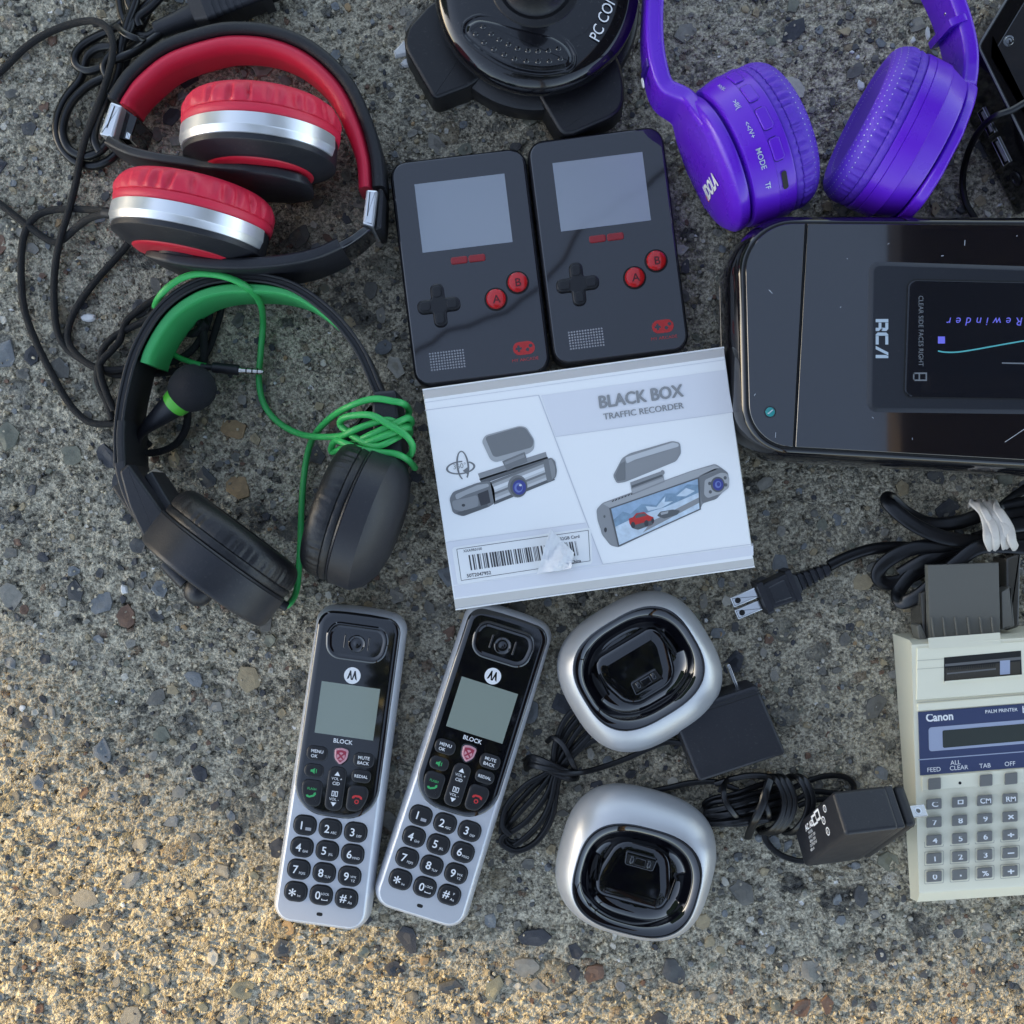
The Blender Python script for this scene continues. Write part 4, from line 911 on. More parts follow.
# ------------------------------------------------------------------ printing calculator
def calculator():
    t = Thing('printing_calculator', 'cream pocket printing calculator with dark blue display panel and grey keys', 'calculator', 970, 765)
    zf = lambda py: 39.0 - (py - 640) / 253 * 15.0
    def at(px, py, d=0.0): return P(px, py, zf(py) + d)
    XR = 1092
    def row(pts, d): return [at(x, y, d) for x, y in pts]
    E_ = lambda x, y, s=-.078: y + (x - 920) * s
    top = [(913, 646), (XR, E_(XR, 638)), (XR, E_(XR, 893.5)), (920, 892.5), (917, 780)]
    top = [(911.5, 645), (XR, E_(XR, 643, -.055)), (XR, E_(XR, 892, -.075)), (919, 891), (915, 770)]
    out = [(893.5, 634), (XR + 8, E_(XR, 630, -.05)), (XR + 8, E_(XR, 900, -.08)), (911, 899), (903, 768)]
    bot = [(893.5, 634), (XR + 8, E_(XR, 630, -.05)), (XR + 8, E_(XR, 900, -.08)), (911, 899), (903, 768)]
    # outer wall: same place on the ground from z 2 up to just under the face
    gnd = [P(x, y, 3) for x, y in out]
    b = MB(); gb = [(x, y, 2.0) for x, y, _ in gnd]
    T_ = row(top, 0); sh = [(gx * .25 + tx_ * .75, gy * .25 + ty * .75, tz - 2.0) for (gx, gy, _), (tx_, ty, tz) in zip(gnd, T_)]
    md = [(gx * .8 + 0.2 * tx_, gy * .8 + .2 * ty, tz - 10) for (gx, gy, _), (tx_, ty, tz) in zip(gnd, T_)]
    sh2 = [((sx_ + tx_) / 2, (sy_ + ty) / 2, tz - .5) for (sx_, sy_, sz_), (tx_, ty, tz) in zip(sh, T_)]
    b.loft([list(reversed(r)) for r in (gb, md, sh, sh2, T_)], 'ivory')
    body = t.part('body', b, sharp=22)
    f = MB()
    def strip(pts, d0, d1, m, mb=f): # raised plate on the sloping face
        n = len(pts); lo = row(pts, d0); hi = row(pts, d1)
        cx = sum(p[0] for p in pts) / n; cy = sum(p[1] for p in pts) / n
        hi2 = row([(x + (cx - x) * .006, y + (cy - y) * .02) for x, y in pts], d1 + .0)
        mb.loft([list(reversed(lo)), list(reversed(row(pts, d1 - .25))), list(reversed(hi2))], m)
    # printer cover: two plates with a slot between
    strip([(917, 648), (XR, E_(XR, 646, -.05)), (XR, E_(XR, 700.5)), (916.5, 700)], -.5, .9, 'ivory')
    strip([(917.5, 704), (XR, E_(XR, 703)), (XR, E_(XR, 711)), (918, 711)], -.5, 1.3, 'ivory')
    strip([(922, 777), (XR, E_(XR, 776)), (XR, E_(XR, 790)), (922, 791)], -.5, 1.0, 'ivory')
    for y0, y1 in ((702.2, 703.0), (660.5, 661.0), (669, 669.5)):
        x1 = XR if y0 > 690 else 944
        f.poly([at(917, y0, 1.0), at(x1, E_(x1, y0), 1.0), at(x1, E_(x1, y1), 1.0), at(917, y1, 1.0)], 'ivory_line')
    cover = t.part('printer_cover', f, body, sharp=30)
    # paper window
    w = MB(); sl = [(944, 657.5), (1021, E_(1021, 658.5)), (1022, E_(1022, 684)), (944, 682.5)]
    w.poly(row(sl, 1.0), 'hole_black')
    w.poly(row([(945, 664), (1021, E_(1021, 664.5)), (1021, E_(1021, 667.5)), (945, 666.5)], 1.15), 'calc_clear')
    w.poly(row([(945.5, 668), (1020, E_(1020, 669)), (1020, E_(1020, 682.5)), (945.5, 681)], 1.1), 'calc_smoke')
    w.poly(row([(947, 673), (996, E_(996, 674)), (996, E_(996, 675.5)), (947, 674.5)], 1.2), 'calc_clear'); w.poly(row([(1000, E_(1000, 667)), (1010, E_(1010, 667)), (1010, E_(1010, 681)), (1000, E_(1000, 681))], 1.2), 'calc_frame')
    for i in range(22): w.poly(row([(948 + i*2.2, E_(948+i*2.2, 669.5)), (949.1 + i*2.2, E_(949.1+i*2.2, 669.5)), (949.1 + i*2.2, E_(949.1+i*2.2, 672.5)), (948 + i*2.2, E_(948+i*2.2, 672.5))], 1.2), 'hole_black')
    # clear bar raised over the slot
    strip([(944.5, 681.2), (1022, E_(1022, 682.5)), (1022, E_(1022, 684.5)), (944.5, 683.2)], .8, 2.0, 'ivory', w)
    t.part('paper_window', w, body)
    p = MB(); strip([(917.8, 712), (XR, E_(XR, 711.5)), (XR, E_(XR, 775.5)), (920, 775.5)], -.4, .8, 'calc_blue', p); panel = t.part('display_panel', p, body)
    q = MB(); fr = [(928.5, 727.5), (XR - 5, E_(XR - 5, 727.5)), (XR - 5, E_(XR - 5, 751.5)), (929, 751.5)]
    q.poly(row(rpoly(fr, 3, 4), .9), 'calc_frame'); q.poly(row([(918.5, E_(918, 759.2)), (XR, E_(XR, 759.2)), (XR, E_(XR, 760.2)), (918.5, E_(918, 760.2))], .9), 'calc_frame')
    t.part('display_frame', q, panel)
    d = MB(); d.poly(row(rpoly([(942.5, 730.5), (XR - 20, E_(XR - 20, 731.5)), (XR - 20, E_(XR - 20, 748.5)), (943, 748)], 1.5, 3), 1.0), 'calc_lcd'); t.part('screen', d, panel)
    l = MB()
    def tx(s_, x, y, hp, m='white_print', d=.95, mb=l, **kw): mb.ptext(s_, x, y, zf(y) + d, hp, 4.4, m, **kw)
    tx('Canon', 939.5, 716.8, 8.2, bold=.03, sx=.92); tx('PALM PRINTER', 1001.5, 710.5, 3.6, bold=.01); tx('P1', 1027, 708.5, 9)
    tx('FEED', 934, 769.5, 4.6); tx('ALL', 955.5, 762.4, 4.6); tx('CLEAR', 959, 767.6, 4.6); tx('TAB', 985, 765.6, 4.6); tx('OFF', 1010, 763.7, 4.6)
    t.part('lettering', l, panel)
    def key(nm, x, y, w_, h_, legend, d0=-.3, d1=2.6):
        kb = MB(); c = [(x-w_/2, y-h_/2+.5), (x+w_/2, y-h_/2-.7), (x+w_/2, y+h_/2-.6), (x-w_/2, y+h_/2+.6)]
        cw = [(x-w_/2-2, y-h_/2-1.4), (x+w_/2+2, y-h_/2-2.7), (x+w_/2+2, y+h_/2+1.2), (x-w_/2-2, y+h_/2+2.5)]
        kb.poly(row(rpoly(cw, 1, 2), .06), 'ivory_line'); kb.poly(row(rpoly([(px_ + (x-px_)*.06, py_ + (y-py_)*.09) for px_, py_ in cw], 1, 2), .10), 'ivory')
        r0 = rpoly(c, 1.2, 3); R = []
        for s_, dd in ((1, d0), (1, d1 - .8), (.97, d1 - .3), (.88, d1)): R.append(list(reversed(row([(x + (px_-x)*s_, y + (py_-y)*s_) for px_, py_ in r0], dd))))
        kb.loft(R, 'calc_key')
        if legend: legend(kb, x, y, d1 + .12)
        return t.part(nm, kb, body)
    for x, y in ((934.5, 783.8), (986, 780.4), (1011, 778.6), (1036, 777), (1061, 775)): key('function_key', x, y, 13, 11.5, None)
    mh = MB(); xx, yy, zz = at(960, 783, 1.1); mh.flat(supell(.8, .8, 2, 14, xx, yy), zz, 'hole_black'); t.part('sensor_hole', mh, body)
    LG = [['C', '\u25c7', 'CM', 'RM'], ['7', '8', '9', '\u00d7'], ['4', '5', '6', '\u00f7'], ['1', '2', '3', '\u2212'], ['0', '.', '%', '+']]
    for j, y in enumerate((804, 822.2, 840.2, 858.4, 876.6)):
        for i, x in enumerate((934, 959.6, 984.6, 1010, 1036, 1061)):
            def lg(kb, x_, y_, dd, j=j, i=i):
                if i > 3: return
                s_ = LG[j][i]
                if s_ == '\u25c7':
                    for o_, m in ((2.9, 'white_print'), (1.7, 'calc_key')): kb.poly(row([(x_+1-o_, y_-o_*.75), (x_+1+o_, y_-o_*.75-.3), (x_+1+o_, y_+o_*.75-.3), (x_+1-o_, y_+o_*.75)], dd + (.05 if o_ < 2 else 0)), m)
                elif s_ == '.': kb.poly(row([(x_+.3, y_), (x_+2, y_), (x_+2, y_+1.7), (x_+.3, y_+1.7)], dd), 'white_print')
                else: tx(s_, x_ + 1.0, y_ + (.2), 5.6 if s_ not in '\u2212+\u00d7\u00f7' else 7.5, 'white_print', dd, kb, bold=.022, sx=1.0 if len(s_) > 1 else 1.25)
            key('number_key', x, y + (959.6 - x) * 0 - (x - 934) * .072, 15.5, 10.5, lg)
    # grey paper tray standing out at the back with its two smoked arms
    g = MB(); zt = 30
    o = PX([(927.5, 565), (999, 562.5), (1001, 640), (930, 644)], zt); g.solid(o, zt - 4, zt, 'calc_slate', .6, 2)
    for x in (933, 944.5, 956.5, 969, 981.5, 993): 
        A_ = P(x - 1.5, 617, zt + .2); B_ = P(x + 1, 638, zt + 2.5); g.tube([A_, B_], .55, 'calc_slate', 6, smooth=False)
    tray = t.part('paper_tray', g)
    for q_ in ([(916, 592), (923, 590), (927, 640), (919, 642)], [(1001, 558), (1016, 552), (1014, 626), (1002, 630)]):
        a = MB(); a.solid(rpoly(PX(q_, 20), 1.0, 3), 10, 26, 'calc_smoke', 1, 2); a.solid(rpoly(PX([(x + (q_[0][0] - x) * .4, y + 34) if i < 2 else (x, y) for i, (x, y) in enumerate(q_)], 28), .6, 3), 20, 29, 'calc_slate', .6, 2); t.part('tray_arm', a, tray)
    # lighter lip above the printer cover
    lp = MB(); lp.loft([list(reversed([P(x, y, z) for x, y, z in r])) for r in ([(928, 638, 33), (1000, 632.5, 33), (1001, 645, 33), (929, 649, 33)], [(928, 638, 37.5), (1000, 632.5, 37.5), (1001, 645, 39.8), (929, 649, 39.8)])], 'ivory'); t.part('paper_guide', lp, body)
calculator()

# ------------------------------------------------------------------ joystick base
def joystick():
    t = Thing('joystick_base', 'black round joystick base with rubber feet and white PC COM lettering at the photo top', 'joystick', 535, 40)
    Z = 46.0; cx, cy, _ = P(537, -17, Z); k = kz(Z); R = 104 * k
    b = MB(); b.lathe([(4, R * .86), (6, R * .9), (22, R * .9), (24, R * .88), (30, R * .9), (31, R * .985), (34, R), (38, R * .995), (41.5, R * .965), (44, R * .90), (45.4, R * .80), (46.2, R * .6), (46.6, R * .3), (46.7, .1)], (cx, cy, 0), (0,0,1), (1,0,0), 'black_gloss_worn', 120); body = t.part('body', b, sharp=50)
    s = MB(); s.lathe([(1.5, R * .98), (3, R * 1.03), (14, R * 1.05), (18, R * 1.03), (20, R * .98), (22, R * .86)], (cx, cy, 0), (0,0,1), (1,0,0), 'black_rubber', 90); t.part('skirt', s, body)
    zf = 22
    feet = [[(431, -2), (404, 28), (402, 47), (431, 98), (437, 100), (474, 86), (520, 40), (500, -10)], [(520, 60), (541, 104), (557, 131), (563, 136), (574, 135), (614, 118), (625, 107), (627, 85), (621, 58), (590, 20)],
            [(640, -40), (668, -70), (690, -110), (640, -140), (600, -80)], [(420, -60), (395, -90), (420, -140), (470, -120), (490, -60)]]
    for fpx in feet:
        f = MB(); xy = rpoly(PX(fpx, zf), 5, 5); f.rings(xy, [(2, .8), (.3, 2), (0, 4), (.8, zf - 1.6), (1.4, zf - .5), (2.6, zf)], 'black_rubber'); t.part('rubber_foot', f, sharp=50)
    p = MB(); kd = lambda x, y: (380 + x / 3.657, y / 3.657)
    po = rpoly(PX([kd(*q) for q in [(293, 118), (302, 78), (350, 48), (402, 54), (640, 112), (700, 152), (728, 215), (705, 262), (600, 282), (478, 262), (378, 205), (310, 148)]], Z), 8, 5)
    p.rings(po, [(0, Z - 1.5), (.0, Z + .1), (.7, Z + .5), (1.5, Z + .1), (2.2, Z - .4), (3.0, Z - .1), (3.8, Z + .5), (4.6, Z + .8)], 'black_gloss_worn'); pad = t.part('thumb_pad', p, body, sharp=60)
    for x, y in [(377, 98), (350, 125), (407, 125), (381, 155), (436, 146), (417, 180), (470, 163), (455, 200), (503, 178), (492, 216), (541, 186), (535, 224), (578, 188), (578, 226), (616, 186), (620, 224), (653, 178), (660, 215)]:
        q = MB(); X_, Y_, _ = P(*kd(x, y), Z + 1.2); q.lathe([(Z + .3, 1.5), (Z + 1.1, 1.35), (Z + 1.5, .9), (Z + 1.6, .02)], (X_, Y_, 0), (0,0,1), (1,0,0), 'black_gloss', 14); t.part('grip_bump', q, pad)
    s = MB(); sx_, sy_, _ = P(536, -24, 52); s.lathe([(Z - .5, 24), (Z + 1.2, 23), (Z + 2, 20), (Z + 1, 18), (Z + 4, 15), (Z + 12, 12), (Z + 30, 9.5), (Z + 60, 9)], (sx_, sy_, 0), (0,0,1), (1,0,0), 'black_rubber', 60); t.part('stick', s)
    l = MB(); a = rad(62)
    # serif capitals: the plain glyphs widened, with serif strokes laid at feet and heads
    o = Vector(P(600.5, 21, Z + .8)); 
    l.ptext('PC COM', 603.5, 17, Z + .75, 12, 67, 'white_print', sx=.80, bold=.0, shear=.12)
    pass; t.part('lettering', l, body)
joystick()

# ------------------------------------------------------------------ black player with USB sockets, upper right corner
def player():
    t = Thing('media_player', 'black media player box with two USB sockets on its side in the upper right corner', 'media player', 1000, 60)
    Z = 42.0
    c0, c1, c2 = Vector(P(977, 46, Z)), Vector(P(1052, 198, Z)), Vector(P(1060, -92, Z)); c3 = c1 + (c2 - c0)
    ol = rpoly([tuple(c[:2]) for c in (c0, c1, c3, c2)], 2.5, 4)
    b = MB(); b.rings(ol, [(1.5, 1), (.5, 2.5), (0, 5), (0, Z - 1.2), (.5, Z - .4), (1.2, Z)], 'dev_side'); body = t.part('body', b)
    e = MB(); e.tube([(p[0], p[1], Z - .3) for p in inset(ccw(ol), .6)] + [(*inset(ccw(ol), .6)[0], Z - .3)], .55, 'calc_key', 6, smooth=False); t.part('edge_trim', e, body)
    top = inset(ccw(ol), 9); p = MB(); p.rings(top, [(-.6, Z - .2), (0, Z + .2), (.5, Z + .5), (1.2, Z + .55)], 'dev_top'); tp = t.part('top_panel', p, body)
    x, y, _ = P(1009, 41, Z + .6); q = MB(); q.lathe([(Z + .4, 3.0), (Z + .9, 2.9), (Z + 1.0, 2.3), (Z + .75, 2.0), (Z + .75, 1.2), (Z + .95, .9), (Z + .95, .01)], (x, y, 0), (0,0,1), (1,0,0), 'dev_top', 24); t.part('screw', q, tp)
    # sockets on the lower-left face
    d = (c1 - c0).normalized(); n = Vector((-d.y, d.x, 0)); n = n if n.x < 0 else -n
    zx = Vector((0, 0, 1))
    for u, zz in ((34, 19), (51.5, 19)):
        m = MB(); o = Vector((c0.x, c0.y, zz)) + d * u + n * .2
        def bx(u0, u1, v0, v1, w0, w1, mt): 
            V0 = o + d * u0 + zx * v0 + n * w0; m.obox(V0, d * (u1-u0), zx * (v1-v0), n * (w1-w0), mt, .15)
        bx(-7.4, 7.4, -3.7, -3.1, -.1, .7, 'chrome'); bx(-7.4, 7.4, 3.1, 3.7, -.1, .7, 'chrome'); bx(-7.4, -6.8, -3.1, 3.1, -.1, .7, 'chrome'); bx(6.8, 7.4, -3.1, 3.1, -.1, .7, 'chrome')
        bx(-6.6, 6.6, -3.0, 3.0, -.15, .12, 'hole_black'); bx(-5.8, 5.8, -.4, 1.8, -.1, .6, 'port_white'); t.part('usb_socket', m, body)
    j = MB(); o = Vector((c0.x, c0.y, 20)) + d * 68 + n * .1; j.lathe([(0, 4.2), (.8, 4.0), (.9, 2.6), (.3, 2.2), (.3, .02)], o, n, d, 'key_black', 24); t.part('headphone_socket', j, body)
    # thin lead hanging over the box
    c = MB(); c.tube([P(1060, 88, 50), P(1030, 100, 47.5), P(1012, 110, 45), P(996, 116, 42), P(983, 126, 34), P(972, 143, 22), P(964.5, 165, 10), P(962.5, 185, 4), P(966, 203, 3), P(974, 217, 3), P(990, 245, 3)], 1.75, 'cord_black', 10)
    off = P(966, 180, 0); o_ = c.build('thin_lead', off); o_.location = [v * S for v in off]; o_['label'] = 'thin black lead draped over the media player and down to the concrete'; o_['category'] = 'cable'
player()
# ------------------------------------------------------------------ the two plug-in adapters and their leads
def adapter_flat():
    t = Thing('power_adapter', 'flat black plug-in power adapter lying partly under the upper charging dock', 'power adapter', 730, 732, 'plug-in power adapters')
    Z = 26.0; q = lambda x, y, z=Z: P(x, y, z)
    ol = rpoly(PX([(757, 684.5), (786.5, 754), (699, 782.5), (671, 713)], Z), 2.2, 4)
    b = MB(); b.rings(ol, [(1.2, 1.5), (.4, 3), (0, 6), (0, Z - 1.6), (.5, Z - .5), (1.5, Z)], 'black_matte'); body = t.part('body', b)
    g = MB(); A_, B_ = Vector(P(761, 693, Z + .03)), Vector(P(676, 721, Z + .03)); g.tube([A_, B_], .3, 'hole_black', 6, smooth=False, flat=(1, .3)); 
    A2, B2 = Vector(P(760, 690, Z + .03)), Vector(P(675, 718, Z + .03)); g.tube([A2, B2], .3, 'key_black', 6, smooth=False, flat=(1, .5)); t.part('seam', g, body)
    for x0, y0, x1, y1 in ((726, 663, 739, 696), (704, 671, 716, 704)):
        p = MB(); A3, B3 = Vector(P(x0, y0, 10)), Vector(P(x1, y1, 10)); d3 = (B3 - A3); n3 = Vector((-d3.y, d3.x, 0)).normalized(); p.obox(A3 - n3 * .9, d3, n3 * 1.8, Vector((0, 0, 6)), 'chrome', .35); t.part('prong', p)
    l = MB(); d = (Vector(P(786.5, 754, 10)) - Vector(P(699, 782.5, 10))).normalized(); o = Vector(P(745, 768, Z)); o.z = 14; o += Vector((d.y, -d.x, 0)) * .0
    # rating marks on the near side face
    n = Vector((d.y, -d.x, 0)); base = Vector((*ccw(PX([(699, 782.5), (786.5, 754)], Z))[0], 0)); base = Vector(P(699, 782.5, Z)); base.z = 0
    for u, w_ in ((10, 6), (24, 5), (31, 4), (36, 5)):
        for zz in (17, 20): 
            V0 = base + d * u + n * .06 + Vector((0, 0, zz)); l.poly([V0, V0 + d * w_, V0 + d * w_ + Vector((0, 0, 1.1)), V0 + Vector((0, 0, 1.1))], 'grey_print')
    t.part('rating_print', l, body)
    # lead: bundle of loops between the dock and the left, tied by its own turns
    c = MB(); rg = random.Random(2)
    fl = (1.5, .95)
    def loop(pts, z): c.tube([P(x, y, z_ + z) for x, y, z_ in pts], 1.15, 'cord_black', 8, flat=(1.35, .85), sub=7)
    sets = [([(594, 700), (572, 722), (556, 752), (551, 770), (530, 790), (509, 812), (504, 832), (512, 842), (528, 836), (546, 812), (556, 782), (566, 756), (590, 730), (612, 726)], 3),
            ([(590, 706), (570, 730), (558, 756), (552, 772), (536, 794), (520, 812), (507, 828), (506, 842), (520, 850), (540, 836), (554, 806), (558, 778), (574, 748), (600, 728), (622, 732)], 6),
            ([(600, 708), (580, 728), (562, 756), (555, 773), (546, 796), (530, 818), (512, 832), (503, 838), (504, 846), (518, 852), (538, 842), (552, 816), (560, 778), (580, 748), (606, 736), (630, 738)], 9),
            ([(588, 700), (566, 718), (556, 742), (549, 770), (526, 786), (508, 806), (503, 826), (510, 834)], 11),
            ([(606, 716), (584, 742), (562, 764), (556, 778), (552, 800), (542, 820), (528, 836), (514, 846)], 12)]
    for pts, z in sets: loop([(x + rg.uniform(-1, 1), y + rg.uniform(-1, 1), rg.uniform(0, 1.5) + (1.5 if 10 < i else 0)) for i, (x, y) in enumerate(pts)], z)
    for k_ in range(3):
        o = k_ * 3.6
        loop([(526 - o * .2, 762 - o + 6, 4), (532, 760 - o + 4, 13), (548, 766 - o + 4, 17 + k_ * .3), (566, 772 - o + 6, 16), (576, 774 - o + 5, 9), (572, 778 - o, 3)], 0)
    loop([(547, 742, 6), (553, 738, 13), (562, 744, 16), (570, 758, 17), (576, 772, 12), (577, 778, 5)], 0)
    loop([(526, 770, 6), (533, 766, 15), (548, 769, 18.5), (566, 773, 17), (584, 772, 12), (606, 766, 9), (630, 757, 7), (650, 748, 6), (668, 742, 6), (690, 745, 8)], 0)
    t.part('lead', c)
adapter_flat()

def adapter_cube():
    t = Thing('power_adapter', 'tilted chunky black plug-in adapter with white rating print, its prong over the calculator', 'power adapter', 850, 830, 'plug-in power adapters')
    V0 = Vector(P(846, 835, 69)); a, b_, c = Vector((37.4, 2.3, -7.05)), Vector((-3.2, 17.6, -10.8)), Vector((-7.4, -31.6, -49.2))
    # square the frame up
    ua = a.normalized(); ub = (b_ - ua * b_.dot(ua)).normalized(); uc = ua.cross(ub); uc = uc if uc.dot(c) > 0 else -uc
    la, lb, lc = a.length, b_.length + 1, c.length
    b = MB()
    m1 = la * .76
    b.obox(V0, ua * m1, ub * lb, uc * lc, 'black_matte', 2.2); b.obox(V0 + ua * (m1 - 1.6) + ub * .25 + uc * .25, ua * (la * .13), ub * (lb - .5), uc * (lc - .5), 'black_matte', 1.2); 
    body = t.part('body', b, sharp=50)
    e = MB(); e.obox(V0 + ua * (la * .87) + ub * .5 + uc * .5, ua * (la * .15), ub * (lb - 1.0), uc * (lc - 1.0), 'black_soft', 2.4); t.part('end_cap', e, body)
    for q in (.18, .42):
        p = MB(); o = V0 + ua * la + ub * (lb * .45) + uc * (lc * q)
        x = o + ua * .2
        pr = [o, o + ua * 7.2]
        V_ = o - ub * 3.1 - uc * .7; p.obox(V_, ua * 13, ub * 6.2, uc * 1.4, 'brass_tip', .35)
        hc = o + ua * 8.5 - uc * .75; p.lathe([(0, 1.7), (.12, 1.7), (.13, 1.2), (.0, 1.1)], hc, -uc, ua, 'chrome', 20); p.lathe([(.05, 1.1), (.06, .02)], hc, -uc, ua, 'calc_key', 16); t.part('prong', p)
    # rating print on the face spanned by b and c
    l = MB(); n = -ua; o = V0 + n * .08
    def on(u, v): return o + ub * (u * lb) + uc * (v * lc)
    xd, yd = (uc, ub) if False else (ub * -1, uc * -1)
    def bar(u, v, du, dv, m='white_print'): l.poly([on(u, v), on(u + du, v), on(u + du, v + dv), on(u, v + dv)], m)
    # text runs from the lower-left of the face towards the near edge
    X_, Y_ = -uc, ub
    def tx(s_, u, v, h, bold=.0): l.text(s_, on(u, v), X_, Y_, h, 'white_print', bold=bold, align='L', sx=.9)
    tx('AC ADAPTER', .74, .74, 3.0, .04); tx('MODEL', .60, .70, 1.5); tx('INPUT 120V', .50, .72, 1.5); tx('60Hz 10W', .41, .72, 1.5); tx('OUTPUT 6V', .32, .74, 1.5); tx('400mA', .23, .76, 1.5)
    for u, v, r in ((.60, .33, 2.1), (.33, .31, 2.1), (.80, .24, 1.9)):
        c_ = on(u, v); pts = [c_ + X_ * (r * cos(i * PI / 8)) + Y_ * (r * sin(i * PI / 8)) for i in range(16)]; pin = [c_ + X_ * (r * .72 * cos(i * PI / 8)) + Y_ * (r * .72 * sin(i * PI / 8)) for i in range(16)]
        for i in range(16): l.poly([pts[i], pts[(i+1) % 16], pin[(i+1) % 16], pin[i]], 'white_print')
        l.text('R' if r > 2 else 'S', c_, X_, Y_, 1.6, 'white_print')
    for u, v in ((.80, .42), (.76, .50)): 
        for w_, m in ((.12, 'white_print'), (.07, 'black_matte')): l.poly([on(u - w_, v - w_ * .45) + n * (.02 if w_ < .1 else 0), on(u + w_, v - w_ * .45) + n * (.02 if w_ < .1 else 0), on(u + w_, v + w_ * .45) + n * (.02 if w_ < .1 else 0), on(u - w_, v + w_ * .45) + n * (.02 if w_ < .1 else 0)], m)
    t.part('rating_print', l, body)
    # lead: a coil lying left of the adapter with turns round its waist
    c = MB(); rg = random.Random(9)
    def loop(pts, f=(1.35, .95)): c.tube([P(*p) for p in pts], 1.2, 'cord_black', 8, flat=f, sub=7)
    for i in range(6):
        y0 = 797 + i * 5.6; z = 4 + (i % 3) * 4; j = lambda s_=1.5: rg.uniform(-s_, s_)
        loop([(782 + j(), y0 - 18 + i * 2.2, z), (758 + j(), y0 - 11 + i, z + 3), (735, y0 - 3, z + 5), (716 + j(), y0 + j(), z + 2), (706 + j(), y0 + 7 - i * 1.6, z), (712 + j(), y0 + 13 - i * 3.0, z), (735, y0 + 8 - i * 1.8, z + 4), (760 + j(), y0 + 1 - i, z + 2), (786 + j(), y0 - 6 - i, z)])
    for i in range(5):
        x = 776 + i * 5.2 + (8 if i > 2 else 0)
        loop([(x - 16, 778 + i * .8, 2), (x - 10, 776, 12), (x, 780, 20), (x + 8, 797, 22), (x + 6, 815, 20), (x - 4, 829, 14), (x - 14, 833, 6), (x - 18, 828, 2)])
    for i in range(2):
        loop([(729 + i * 42, 778, 5), (724 + i * 42, 786, 16), (725 + i * 40, 800, 21), (735 + i * 34, 815, 18), (746 + i * 22, 820, 8)])
    loop([(770, 780, 20), (766, 792, 24), (762, 806, 24), (755, 820, 20), (750, 831, 10), (748, 838, 3)], (1.9, 1.0))
    loop([(790, 790, 5), (806, 782, 7), (826, 776, 6), (845, 777, 5), (854, 786, 5), (852, 800, 6)]); loop([(796, 800, 6), (812, 792, 8), (832, 793, 8), (846, 796, 8)]); loop([(798, 806, 4), (815, 800, 6), (838, 800, 7), (850, 806, 8)])
    loop([(762, 826, 4), (766, 840, 3), (775, 851, 3), (788, 858, 3), (802, 861, 4), (815, 858, 6), (824, 852, 10)])
    loop([(738, 790, 6), (715, 782, 5), (690, 783, 4), (668, 788, 4), (650, 792, 5), (632, 800, 8)])
    loop([(715, 784, 6), (745, 776, 12), (770, 777, 14), (786, 786, 10)])
    t.part('lead', c)
adapter_cube()

